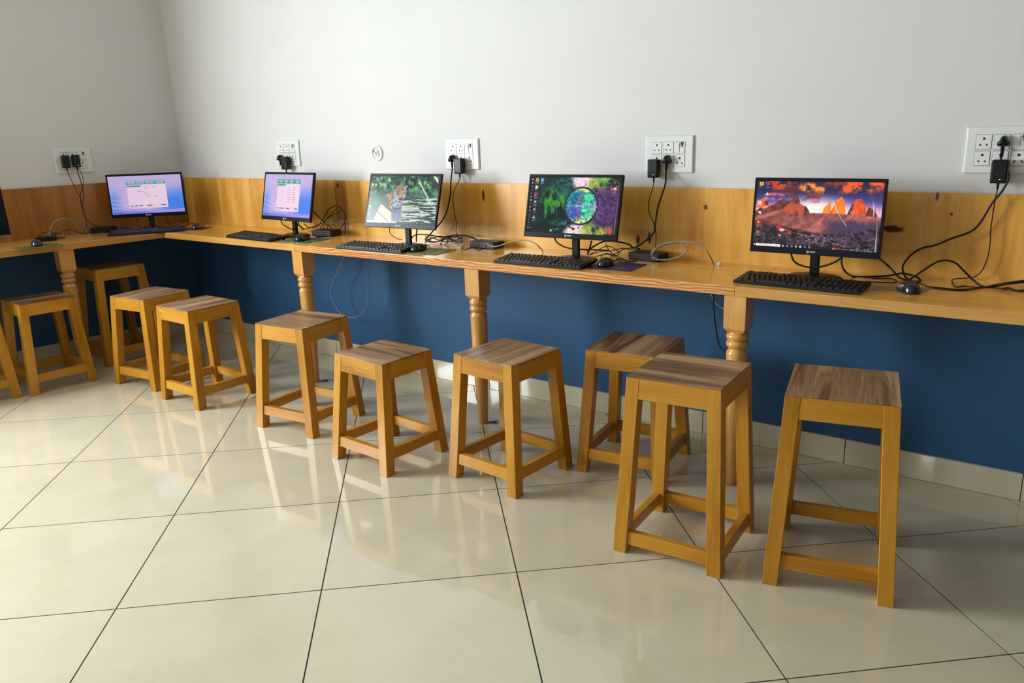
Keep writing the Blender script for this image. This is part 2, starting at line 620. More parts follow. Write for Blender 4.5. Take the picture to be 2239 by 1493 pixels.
def turned_leg(parent, x, y, rz=0.0, M=None):
    b = MB()
    h = .041
    top = ZB - TH_W - .0005
    b.hexa([(-h, -h, .618), (h, -h, .618), (h, h, .618), (-h, h, .618)], [(-h, -h, top), (h, -h, top), (h, h, top), (-h, h, top)])
    c = .029
    b.hexa([(-c, -c, .600), (c, -c, .600), (c, c, .600), (-c, c, .600)], [(-h, -h, .618), (h, -h, .618), (h, h, .618), (-h, h, .618)])
    prof = [(.021, 0), (.0225, .002), (.0335, .25), (.0375, .38), (.039, .50), (.0395, .520), (.0375, .529), (.0325, .535), (.0315, .541)]
    for z0 in (.543, .571):
        for k in range(7):
            a = math.pi * k / 6
            prof.append((.034 + .0075 * math.sin(a), z0 + .013 - .0125 * math.cos(a)))
    prof += [(.033, .599), (.033, .602)]
    b.lathe(prof, n=32)
    o = b.build('leg', TURNED, parent, bevel=.0015)
    o.location = (x, y, 0)
    o.rotation_euler = (0, 0, rz)
    return o


def worktop(name_label, poly, front, fig, topm, sidem, group):
    r = empty('worktop', (0, 0, 0), 0, name_label, 'worktop', group)
    b = MB()
    n = len(poly)
    z0, z1 = ZB - TH_W, ZB
    v = [(x, y, z0) for x, y in poly] + [(x, y, z1) for x, y in poly]
    b.add(v, [tuple(range(n - 1, -1, -1)), tuple(range(n, 2 * n))], 0)
    for i in range(n):
        b.add([v[i], v[(i + 1) % n], v[n + (i + 1) % n], v[n + i]], [(0, 1, 2, 3)], 1)
    o = b.build('top', [topm, sidem], r)
    bm = bmesh.new()
    bm.from_mesh(o.data)
    bmesh.ops.remove_doubles(bm, verts=bm.verts, dist=1e-5)
    bm.to_mesh(o.data)
    bm.free()
    bv = o.modifiers.new('edge', 'BEVEL')
    bv.width, bv.segments, bv.limit_method = .0025, 2, 'ANGLE'
    return r


C2 = lw(.4901, 0)
# inner corner of the two front edges
ty = -.464
tpar = (ty + 0) / CA
ic = None
# front edge of side worktop: point lw(.4901, t); find t with y = -.464
t_ = (-.464 - .4901 * SA) / CA
ic = lw(.4901, t_)
P_l = [(0.001, -.0006), tuple(lw(.001, -3.0))[:2], tuple(lw(.4901, -3.0))[:2], (ic.x, ic.y)]
wl = worktop('pine worktop along the shaded side wall, ending in the corner', P_l, 1, False, DESK_Y_SHADE, EDGE_Y_SHADE, 'pine worktops along the walls')
P_c = [(0.002, -.0006), (ic.x + .0006, ic.y), (1.717, -.464), (1.717, -.0006)]
wc = worktop('plain-edged pine worktop from the corner to the leg beside the cable loop', P_c, 1, False, DESK_X, EDGE_X, 'pine worktops along the walls')
P_m = [(1.7176, -.0006), (1.7176, -.4641), (4.1455, -.4641), (4.1455, -.0006)]
wm = worktop('middle pine worktop with boldly figured front edge, under the animal and forest screens', P_m, 1, True, DESK_X, EDGE_FIG, 'pine worktops along the walls')
P_r = [(4.1461, -.0006), (4.1461, -.4665), (7.6, -.4665), (7.6, -.0006)]
wr = worktop('pine worktop under the mountain sunset screen, its edge straight-grained', P_r, 1, False, DESK_X, EDGE_X, 'pine worktops along the walls')
lp = lw(.425, -.985)
turned_leg(wl, lp.x, lp.y, ANG)
lp = lw(.425, -2.4)
turned_leg(wl, lp.x, lp.y, ANG)
turned_leg(wc, 1.727, -.42)
turned_leg(wm, 2.931, -.42)
turned_leg(wr, 4.147, -.42)
turned_leg(wr, 5.4, -.42)

# ------------------------------------------------------------------ stools


def lerp(a, b_, t):
    return a + (b_ - a) * t


def stool(cx, cy, deg, h, w, d, sw, sd, lam, label, zs=0.06, leg=.044):
    r = empty('stool', (cx, cy, 0), math.radians(deg), label, 'stool', 'wooden stools along the worktops')
    t = .016
    b = MB()
    b.box((-w / 2, -d / 2, h - .004), (w / 2, d / 2, h))
    b.build('seat', LAM[lam], r, bevel=.0008)
    hz = h - .0045

    def ext(z):      # half sizes of the outer faces at height z
        k = 1 - z / h
        return w / 2 + sw * k, d / 2 + sd * k

    for sx in (-1, 1):
        for sy in (-1, 1):
            b = MB()
            # a slightly hand-cut leg: three rings
            rings = []
            for z in (0.0, h * .33, h * .66, hz):
                X, Y = ext(z)
                j = 0 if z in (0.0, hz) else random.uniform(-.0015, .0015)
                lx = leg + j
                ly = leg + (0 if z in (0.0, hz) else random.uniform(-.0015, .0015))
                xs = sorted((sx * X, sx * (X - lx)))
                ys_ = sorted((sy * Y, sy * (Y - ly)))
                rings.append([(xs[0], ys_[0], z), (xs[1], ys_[0], z), (xs[1], ys_[1], z), (xs[0], ys_[1], z)])
            v = [q for ring in rings for q in ring]
            f = [(3, 2, 1, 0), (12, 13, 14, 15)]
            for i in range(3):
                for k in range(4):
                    f.append((i * 4 + k, i * 4 + (k + 1) % 4, i * 4 + 4 + (k + 1) % 4, i * 4 + 4 + k))
            b.add(v, f)
            b.build('leg', STOOL[2], r, bevel=.0015)
    ah = .066
    for s_ in (-1, 1):
        for ax in (0, 1):
            for nm, z0, z1, ins, th in (('apron', hz - ah, hz, .001, .024), ('stretcher', zs, zs + .044, .006, .024)):
                b = MB()
                ring = []
                for z in (z0, z1):
                    X, Y = ext(z)
                    if ax == 0:      # runs along x
                        a_, c_ = X - leg + .001, Y - ins
                        ys_ = sorted((s_ * c_, s_ * (c_ - th)))
                        ring.append([(-a_, ys_[0], z), (a_, ys_[0], z), (a_, ys_[1], z), (-a_, ys_[1], z)])
                    else:
                        a_, c_ = Y - leg + .001, X - ins
                        xs = sorted((s_ * c_, s_ * (c_ - th)))
                        ring.append([(xs[0], -a_, z), (xs[1], -a_, z), (xs[1], a_, z), (xs[0], a_, z)])
                b.hexa(ring[0], ring[1])
                b.build(nm, STOOL[ax], r, bevel=.0012)
    return r


S = [
    (4.614, -.789, 12.8, .588, .299, .323, .030, .043, 1, 'tall wooden stool standing alone before the blue wall, broad swirls in its brown seat', .055),
    (4.182, -.908, 4.4, .593, .299, .301, .029, .032, 0, 'tall wooden stool overlapping a shorter one, low stretchers almost touching the floor', .030),
    (3.738, -.431, 8.3, .502, .300, .306, .030, .037, 1, 'short wooden stool half hidden behind the tall stool, its seat shaded by the worktop', .055),
    (3.370, -.790, -3.6, .506, .293, .295, .031, .034, 1, 'short wooden stool whose seat overlaps the knotty turned leg behind it', .060),
    (2.819, -.923, -2.9, .459, .296, .271, .029, .043, 0, 'lowest wooden stool, with glossy varnish drips on its front apron', .060),
    (2.198, -.837, 6.4, .505, .297, .298, .035, .033, 0, 'wooden stool in front of the turned leg, below the hanging cable loop', .065),
    (1.419, -.885, -.4, .509, .291, .292, .034, .030, 1, 'wooden stool with a whitish scuff at one end of its front apron', .065),
    (.902, -.856, 6.9, .507, .288, .292, .038, .033, 1, 'wooden stool with finely striped seat, partly hidden by the scuffed stool', .060),
    (.205, -.715, -2.5, .591, .290, .298, .040, .038, 1, 'tall wooden stool pushed into the shadow under the corner of the worktop', .055),
    (.408, -1.239, -4.2, .504, .285, .288, .036, .033, 1, 'wooden stool by the side wall, in front of its turned worktop leg', .065),
    (.340, -1.622, -4.0, .504, .290, .290, .034, .033, 1, 'wooden stool cut off by the edge of the photo, only one side showing', .065),
]
stools = []
for a in S:
    stools.append(stool(*a[:10], zs=a[10]))
# varnish drips and scuff
b = MB()
random.seed(3)
st = stools[4]
for k in range(16):
    x = random.uniform(-.10, .10)
    z = .459 - random.uniform(.012, .055)
    y = -(.271 / 2 + .043 * (1 - z / .459)) + .0005
    l_ = random.uniform(.004, .012)
    b.lathe([(.0002, -.0012), (.0012, -.0004), (.0014, 0), (.0008, .0008)], (0, 0, 0), 8, M=Matrix.Translation((x, y, z)) @ Matrix.Diagonal((l_ / .0028, 1.2, 1.3, 1)))
b.build('varnish_drips', mat('varnish_drop', srgb(226, 170, 70), 0.05, 0.8, coat=1.0), st)['kind'] = 'stuff'
b = MB()
for dx, dz, l_, hh in ((-.105, .487, .012, .004), (-.088, .484, .026, .0022), (-.072, .4815, .010, .002)):
    y = -(.292 / 2 + .03 * (1 - dz / .509)) + .0006
    b.box((dx - l_ / 2, y - .0014, dz - hh / 2), (dx + l_ / 2, y, dz + hh / 2))
b.build('paint_scuff', mat('white_scuff', srgb(222, 208, 150), 0.5), stools[6])

# cable paths, metres
CABLES = {
'5a': ('thick', [[4.871,-0.055,1.219],[4.885,-0.055,1.202],[4.893,-0.055,1.186],[4.895,-0.055,1.141],[4.884,-0.055,1.095],[4.858,-0.055,1.051],[4.817,-0.055,0.964],[4.752,-0.07,0.929],[4.704,-0.07,0.903],[4.666,-0.07,0.891],[4.637,-0.07,0.87],[4.616,-0.07,0.842],[4.608,-0.07,0.818],[4.615,-0.07,0.792],[4.636,-0.091,0.778],[4.666,-0.11,0.778],[4.67,-0.074,0.778],[4.65,-0.07,0.789],[4.609,-0.07,0.796],[4.569,-0.07,0.785],[4.505,-0.088,0.778],[4.453,-0.106,0.778],[4.459,-0.25,0.82],[4.446,-0.25,0.843],[4.444,-0.25,0.868]]),
'5b': ('thick', [[4.548,-0.2,0.871],[4.559,-0.09,0.827],[4.583,-0.09,0.805],[4.606,-0.09,0.783],[4.634,-0.093,0.778],[4.653,-0.09,0.793],[4.689,-0.09,0.825],[4.72,-0.09,0.849],[4.747,-0.09,0.856],[4.775,-0.09,0.849],[4.802,-0.09,0.825],[4.835,-0.09,0.794],[4.868,-0.11,0.778],[4.904,-0.09,0.781],[4.94,-0.09,0.793],[4.979,-0.09,0.804],[5.038,-0.09,0.81]]),
'5c': ('thin', [[4.866,-0.06,1.123],[4.863,-0.045,1.09],[4.864,-0.045,1.06],[4.862,-0.045,0.965],[4.865,-0.045,0.924],[4.864,-0.045,0.874],[4.855,-0.045,0.831],[4.842,-0.045,0.807],[4.822,-0.045,0.795],[4.77,-0.045,0.785],[4.768,-0.057,0.777],[4.79,-0.143,0.777],[4.811,-0.116,0.777],[4.848,-0.12,0.777],[4.89,-0.075,0.777],[4.977,-0.045,0.791],[5.025,-0.045,0.798]]),
'5d': ('thin', [[4.655,-0.148,0.777],[4.678,-0.132,0.777],[4.724,-0.192,0.777],[4.775,-0.204,0.777],[4.822,-0.195,0.777],[4.851,-0.141,0.777],[4.882,-0.102,0.777],[4.93,-0.115,0.777],[4.986,-0.13,0.777],[5.033,-0.12,0.777]]),
'5e': ('thin', [[4.511,-0.172,0.777],[4.539,-0.175,0.777],[4.56,-0.172,0.777],[4.6,-0.16,0.777],[4.605,-0.132,0.777],[4.585,-0.09,0.777],[4.562,-0.084,0.777],[4.52,-0.106,0.777]]),
'5f': ('thin', [[4.704,-0.179,0.777],[4.747,-0.18,0.777],[4.797,-0.185,0.777],[4.841,-0.154,0.777],[4.87,-0.108,0.777],[4.911,-0.05,0.783],[4.976,-0.05,0.8],[5.013,-0.05,0.806]]),
'5g': ('thin', [[4.888,-0.094,0.777],[4.918,-0.11,0.777],[4.939,-0.083,0.777],[4.965,-0.116,0.777],[4.983,-0.098,0.777],[5.02,-0.101,0.777]]),
'5h': ('thick', [[4.25,-0.2,0.868],[4.258,-0.2,0.844],[4.27,-0.2,0.83],[4.289,-0.2,0.821],[4.319,-0.2,0.816],[4.353,-0.2,0.819],[4.39,-0.2,0.832],[4.419,-0.2,0.849],[4.435,-0.2,0.868]]),
'4a': ('thick', [[3.674,-0.05,1.152],[3.672,-0.062,1.095],[3.663,-0.075,1.048],[3.651,-0.087,0.995],[3.648,-0.1,0.933],[3.647,-0.112,0.896],[3.615,-0.125,0.861],[3.57,-0.138,0.831],[3.552,-0.15,0.846],[3.497,-0.163,0.857],[3.441,-0.175,0.855],[3.396,-0.188,0.831],[3.374,-0.2,0.811]]),
'4b': ('thin', [[3.609,-0.05,1.117],[3.607,-0.05,1.073],[3.592,-0.05,1.024],[3.593,-0.05,0.975],[3.614,-0.05,0.931],[3.626,-0.05,0.897],[3.627,-0.05,0.836],[3.619,-0.05,0.81]]),
'4c': ('grey', [[3.667,-0.17,0.816],[3.68,-0.17,0.837],[3.724,-0.17,0.862],[3.796,-0.17,0.875],[3.856,-0.17,0.874],[3.897,-0.17,0.856],[3.922,-0.17,0.828],[3.918,-0.108,0.778]]),
'4d': ('grey', [[3.662,-0.16,0.809],[3.695,-0.16,0.845],[3.771,-0.16,0.868],[3.812,-0.16,0.858],[3.823,-0.16,0.845],[3.803,-0.16,0.82],[3.751,-0.16,0.799],[3.699,-0.16,0.793],[3.662,-0.16,0.801]]),
'4e': ('thick', [[3.205,-0.2,0.871],[3.207,-0.2,0.857],[3.223,-0.2,0.838],[3.266,-0.2,0.822],[3.327,-0.2,0.818],[3.42,-0.2,0.822],[3.479,-0.2,0.822]]),
'4f': ('thick', [[3.432,-0.26,0.868],[3.413,-0.24,0.839],[3.389,-0.22,0.803]]),
'4g': ('thin', [[3.348,-0.13,0.788],[3.386,-0.13,0.809],[3.428,-0.13,0.828],[3.46,-0.13,0.824],[3.493,-0.13,0.805],[3.477,-0.13,0.79],[3.428,-0.13,0.797],[3.403,-0.13,0.777],[3.484,-0.185,0.777],[3.501,-0.13,0.777],[3.569,-0.167,0.777],[3.493,-0.13,0.784],[3.448,-0.13,0.806],[3.424,-0.13,0.84]]),
'4h': ('thin', [[3.326,-0.115,0.777],[3.377,-0.1,0.797],[3.435,-0.1,0.804],[3.492,-0.1,0.819],[3.532,-0.1,0.816],[3.579,-0.1,0.822],[3.548,-0.1,0.824],[3.508,-0.1,0.818],[3.476,-0.1,0.803],[3.441,-0.11,0.777],[3.548,-0.201,0.777],[3.581,-0.161,0.777]]),
'4i': ('thin', [[3.381,-0.15,0.781],[3.419,-0.15,0.792],[3.447,-0.15,0.798],[3.48,-0.15,0.789],[3.537,-0.181,0.777],[3.57,-0.177,0.777],[3.591,-0.15,0.778]]),
'3a': ('thick', [[2.48,-0.05,1.165],[2.488,-0.058,1.09],[2.488,-0.067,1.025],[2.464,-0.075,0.937],[2.43,-0.083,0.885],[2.381,-0.092,0.839],[2.33,-0.1,0.791]]),
'3b': ('thin', [[2.529,-0.06,1.126],[2.527,-0.055,1.101],[2.505,-0.06,1.035],[2.503,-0.065,0.97],[2.521,-0.07,0.882],[2.522,-0.075,0.827],[2.569,-0.08,0.794]]),
'3c': ('thick', [[2.263,-0.152,0.778],[2.26,-0.121,0.805],[2.3,-0.113,0.817],[2.366,-0.104,0.817],[2.437,-0.096,0.809],[2.514,-0.087,0.821],[2.588,-0.079,0.822],[2.654,-0.07,0.804]]),
'3d': ('grey', [[2.781,-0.16,0.806],[2.818,-0.169,0.796],[2.869,-0.177,0.801],[2.95,-0.186,0.826],[3.028,-0.194,0.84],[3.089,-0.203,0.835],[3.13,-0.211,0.816],[3.068,-0.096,0.778]]),
'3e': ('thin', [[2.609,-0.12,0.779],[2.64,-0.182,0.777],[2.688,-0.203,0.777],[2.676,-0.15,0.777],[2.725,-0.171,0.777],[2.768,-0.194,0.777],[2.734,-0.138,0.777]]),
'3f': ('thin', [[2.222,-0.25,0.876],[2.216,-0.24,0.834],[2.248,-0.23,0.809],[2.281,-0.22,0.802]]),
'3g': ('thick', [[2.444,-0.28,0.874],[2.401,-0.24,0.833],[2.378,-0.22,0.799]]),
'3h0': ('mid', [[2.355,-0.13,0.8],[2.387,-0.13,0.792],[2.419,-0.13,0.787],[2.451,-0.13,0.793],[2.484,-0.13,0.803],[2.516,-0.13,0.812],[2.547,-0.13,0.816],[2.579,-0.13,0.82],[2.609,-0.13,0.818]]),
'3h1': ('mid', [[2.599,-0.12,0.796],[2.568,-0.12,0.792],[2.538,-0.12,0.799],[2.507,-0.12,0.808],[2.476,-0.12,0.816],[2.444,-0.12,0.817],[2.411,-0.12,0.808],[2.378,-0.12,0.8],[2.345,-0.12,0.792]]),
'3h2': ('mid', [[2.339,-0.116,0.778],[2.369,-0.11,0.794],[2.402,-0.11,0.807],[2.435,-0.11,0.813],[2.467,-0.11,0.814],[2.498,-0.11,0.809],[2.529,-0.11,0.803],[2.561,-0.11,0.803],[2.591,-0.11,0.799]]),
'3h3': ('mid', [[2.583,-0.1,0.809],[2.553,-0.1,0.819],[2.522,-0.1,0.823],[2.49,-0.1,0.815],[2.458,-0.1,0.806],[2.424,-0.1,0.79],[2.391,-0.1,0.783],[2.359,-0.1,0.784],[2.326,-0.1,0.789]]),
'3h4': ('thin', [[2.318,-0.09,0.807],[2.352,-0.09,0.809],[2.384,-0.09,0.8],[2.416,-0.09,0.792],[2.448,-0.09,0.788],[2.48,-0.09,0.788],[2.512,-0.09,0.792],[2.544,-0.09,0.802],[2.575,-0.09,0.812]]),
'3h5': ('thin', [[2.567,-0.08,0.819],[2.535,-0.08,0.802],[2.503,-0.08,0.794],[2.471,-0.08,0.787],[2.438,-0.08,0.783],[2.407,-0.08,0.79],[2.374,-0.08,0.795],[2.342,-0.08,0.8],[2.308,-0.08,0.8]]),
'3h6': ('thin', [[2.298,-0.07,0.778],[2.335,-0.074,0.777],[2.373,-0.08,0.777],[2.397,-0.07,0.784],[2.43,-0.07,0.793],[2.463,-0.07,0.806],[2.496,-0.07,0.811],[2.527,-0.07,0.809],[2.558,-0.07,0.808]]),
'2a': ('thick', [[1.339,-0.25,0.874],[1.36,-0.25,0.842],[1.412,-0.25,0.824],[1.447,-0.25,0.816]]),
'2b': ('mid', [[1.333,-0.08,0.826],[1.384,-0.08,0.805],[1.458,-0.08,0.818],[1.512,-0.08,0.863],[1.567,-0.08,0.916],[1.627,-0.08,0.94],[1.68,-0.08,0.926],[1.708,-0.08,0.884],[1.688,-0.08,0.844],[1.635,-0.08,0.797]]),
'2c': ('thick', [[1.442,-0.09,0.906],[1.487,-0.09,0.873],[1.531,-0.09,0.846],[1.579,-0.09,0.819],[1.627,-0.09,0.788]]),
'2d': ('grey', [[1.542,-0.11,0.838],[1.617,-0.11,0.843],[1.695,-0.11,0.853],[1.742,-0.11,0.858],[1.743,-0.11,0.827],[1.756,-0.122,0.778]]),
'2e': ('mid', [[1.25,-0.055,0.83],[1.269,-0.055,0.806],[1.282,-0.055,0.787],[1.351,-0.055,0.798],[1.413,-0.055,0.815],[1.459,-0.055,0.829],[1.495,-0.055,0.829],[1.513,-0.055,0.806],[1.495,-0.055,0.778],[1.551,-0.139,0.777],[1.61,-0.225,0.778],[1.636,-0.158,0.777]]),
'2f': ('mid', [[1.39,-0.2,0.852],[1.395,-0.2,0.815],[1.422,-0.2,0.825],[1.438,-0.2,0.854]]),
'2g': ('thin', [[1.457,-0.07,0.793],[1.491,-0.07,0.828],[1.516,-0.07,0.857],[1.569,-0.07,0.883],[1.639,-0.07,0.932],[1.671,-0.07,0.919],[1.627,-0.07,0.899],[1.546,-0.07,0.868],[1.497,-0.07,0.823],[1.513,-0.07,0.786]]),
'2h': ('thick', [[1.196,-0.08,1.137],[1.199,-0.08,1.102],[1.201,-0.08,1.062],[1.226,-0.1,0.956],[1.285,-0.12,0.852],[1.403,-0.14,0.806]]),
'u1': ('grey', [[1.694,-0.1,0.668],[1.685,-0.1,0.653],[1.642,-0.1,0.588],[1.574,-0.1,0.505],[1.546,-0.1,0.444],[1.555,-0.1,0.386],[1.613,-0.1,0.313],[1.675,-0.1,0.298],[1.753,-0.1,0.31],[1.812,-0.1,0.345],[1.848,-0.1,0.402],[1.874,-0.1,0.513],[1.875,-0.1,0.607],[1.872,-0.1,0.643],[1.874,-0.1,0.671]]),
'u2': ('white', [[3.944,-0.2,0.694],[3.948,-0.2,0.679],[3.961,-0.2,0.652],[3.981,-0.2,0.635],[4.003,-0.2,0.625],[4.022,-0.2,0.621]]),
'u3': ('thick', [[3.956,-0.2,0.692],[3.961,-0.209,0.674],[3.969,-0.218,0.61],[3.983,-0.227,0.547],[4.001,-0.236,0.491],[4.019,-0.244,0.472],[4.039,-0.253,0.469],[4.066,-0.262,0.474],[4.078,-0.271,0.51],[4.081,-0.28,0.604]]),
'1a': ('thin', [[-0.023,-0.755,1.181],[-0.02,-0.736,1.07],[-0.016,-0.715,0.997],[-0.014,-0.708,0.938],[-0.012,-0.704,0.858],[-0.011,-0.711,0.8],[0.002,-0.728,0.777]]),
'1b': ('mid', [[-0.008,-0.702,1.171],[0.007,-0.704,1.083],[0.022,-0.709,1.012],[0.035,-0.74,0.929],[0.051,-0.733,0.871],[0.07,-0.705,0.832],[0.089,-0.666,0.814],[0.11,-0.611,0.809],[0.135,-0.52,0.792],[0.153,-0.493,0.779]]),
'1c': ('grey', [[0.008,-0.946,0.779],[0.009,-0.933,0.834],[0.013,-0.897,0.876],[0.018,-0.842,0.885],[0.025,-0.778,0.864],[0.029,-0.737,0.827],[0.029,-0.734,0.779]]),
'1d': ('grey', [[0.027,-0.956,0.789],[0.028,-0.947,0.823],[0.032,-0.913,0.872],[0.037,-0.859,0.88],[0.041,-0.813,0.872]]),
'1e': ('thin', [[0.004,-0.993,0.806],[0.008,-0.946,0.815],[0.013,-0.897,0.798],[0.017,-0.855,0.811],[0.021,-0.814,0.81],[0.026,-0.764,0.783],[0.03,-0.722,0.785],[0.054,-0.706,0.777],[0.037,-0.652,0.788]]),
'1f': ('mid', [[0.002,-1.007,0.801],[0.029,-0.955,0.778],[0.066,-0.883,0.778],[0.091,-0.956,0.778],[0.005,-0.977,0.786],[0.013,-0.897,0.798]]),
'1g': ('thin', [[-0.022,-0.689,1.174],[-0.021,-0.678,1.138],[-0.021,-0.68,1.08],[-0.024,-0.709,1.011],[-0.024,-0.714,0.939]]),
'1h': ('thin', [[0.389,-0.287,0.777],[0.282,-0.203,0.781],[0.286,-0.162,0.792],[0.296,-0.127,0.777],[0.424,-0.175,0.777],[0.294,-0.072,0.79]]),
'1i': ('mid', [[0.298,-0.547,0.872],[0.3,-0.534,0.838],[0.299,-0.542,0.81]]),
'1j': ('mid', [[0.317,-0.353,0.856],[0.318,-0.349,0.833],[0.319,-0.338,0.802]]),
}

# ------------------------------------------------------------------ screen pictures, painted pixel by pixel
IW, IH = 640, 360
XX, YY = np.meshgrid((np.arange(IW) + .5) / IW, (np.arange(IH) + .5) / IH)   # YY runs down from the top
rng = np.random.default_rng(5)


def vnoise(fx, fy, oct=4, seed=0, x=None, y=None):
    r = np.random.default_rng(seed)
    x = XX if x is None else x
    y = YY if y is None else y
    out = np.zeros_like(x)
    amp, tot = 1.0, 0.0
    for o in range(oct):
        nx, ny = int(fx * 2 ** o) + 3, int(fy * 2 ** o) + 3
        g = r.random((ny, nx))
        u = np.mod(x * fx * 2 ** o, nx - 1.001)
        v = np.mod(y * fy * 2 ** o, ny - 1.001)
        i, j = u.astype(int), v.astype(int)
        a, c = u - i, v - j
        a, c = a * a * (3 - 2 * a), c * c * (3 - 2 * c)
        out += amp * ((g[j, i] * (1 - a) + g[j, i + 1] * a) * (1 - c) + (g[j + 1, i] * (1 - a) + g[j + 1, i + 1] * a) * c)
        tot += amp
        amp *= .55
    return out / tot


def rgb(*c):
    return np.array(c, float) / 255


def blend(img, m, c):
    m = np.clip(m, 0, 1)[..., None]
    return img * (1 - m) + np.asarray(c) * m


def sm(e0, e1, x):
    t = np.clip((x - e0) / (e1 - e0), 0, 1)
    return t * t * (3 - 2 * t)


def ell(cx, cy, rx, ry, soft=.15, rot=0.0):
    dx, dy = (XX - cx), (YY - cy) * 9 / 16
    ry = ry * 9 / 16
    c, s_ = math.cos(rot), math.sin(rot)
    u, v = (dx * c + dy * s_) / rx, (-dx * s_ + dy * c) / ry
    return 1 - sm(1 - soft, 1 + soft, np.sqrt(u * u + v * v))


def ridge(pts, jag, seed, f=40):
    px, py = zip(*pts)
    y = np.interp(XX[0], px, py)
    n = vnoise(f, 1, 4, seed)[0] - .5
    return y + n * jag


def rect(x0, y0, x1, y1):
    return ((XX >= x0) & (XX < x1) & (YY >= y0) & (YY < y1)).astype(float)


FONT = {'2': '0111010001000010011001000100001111100', '9': '01110100011000101111000010001001100', '2': '01110100010000100010001000100011111', '°': '01100100100110000000000000000000000', 'C': '01110100011000010000100001000101110',
        'S': '01111100001000001110000010000111110', 'u': '00000000001000110001100011001101101', 'n': '00000000001011011001100011000110001', 'y': '00000000001000110001011110000101110', 'T': '11111001000010000100001000010000100',
        'p': '00000000001111010001111101000010000', 'e': '00000000000111010001111111000001110', 'h': '10000100001011011001100011000110001', 'r': '00000000001011011001100001000010000', 't': '01000010001110001000010000100100110',
        'o': '00000000000111010001100011000101110', 's': '00000000000111010000011100000111110', 'a': '00000000000111000001011111000101111', 'c': '00000000000111010000100001000101110', 'E': '11111100001000011110100001000011111',
        'N': '10001110011010110011100011000110001', 'G': '01110100011000010111100011000101111', 'I': '01110001000010000100001000010001110', '0': '01110100011001110101110011000101110', '1': '00100011000010000100001000010001110', '5': '11111100001111000001000011000101110',
        ':': '00000001000010000000001000010000000', '-': '00000000000000011111000000000000000', ' ': '0' * 35, 'R': '11110100011000111110101001001010001', 'y_': ''}


def text(img, s, x, y, px, col):
    X0, Y0 = int(x * IW), int(y * IH)
    for ch in s:
        g = FONT.get(ch, FONT['o'])
        for k in range(35):
            if g[k] == '1':
                xx, yy_ = X0 + (k % 5) * px, Y0 + (k // 5) * px
                img[yy_:yy_ + px, xx:xx + px] = col
        X0 += 6 * px
    return img


def icon(img, x, y, cols, kind=0, s=.016):
    c = [rgb(*q) for q in cols]
    if kind == 0:      # ring-like round icon
        img = blend(img, ell(x, y, s, s * 16 / 9, .1), c[0])
        img = blend(img, ell(x - s * .2, y + s * .5, s * .75, s * 16 / 9 * .65, .1), c[1])
        img = blend(img, ell(x, y, s * .42, s * 16 / 9 * .42, .1), c[2])
    elif kind == 1:    # square icon
        img = blend(img, rect(x - s, y - s * 16 / 9, x + s, y + s * 16 / 9), c[0])
        img = blend(img, rect(x - s * .4, y - s * .9, x + s * .1, y + s * .9), c[1])
        img = blend(img, rect(x - s, y + s * .9, x - s * .4, y + s * 16 / 9), c[-1])
    elif kind == 2:    # cone
        m = ((np.abs(XX - x) < (YY - (y - s * 1.7)) * .3) & (YY > y - s * 1.7) & (YY < y + s * 1.5)).astype(float)
        img = blend(img, m, c[0])
        img = blend(img, m * ((np.abs(YY - y) < s * .35).astype(float)), c[1])
    for k in range(2):  # caption strokes
        yy_ = y + s * 16 / 9 + .018 + k * .018
        n = rng.integers(3, 6)
        for q in range(n):
            img = blend(img, rect(x - .018 + q * .008, yy_, x - .018 + q * .008 + .006, yy_ + .008) * .8, rgb(220, 220, 225))
        if rng.random() < .4:
            break
    return img


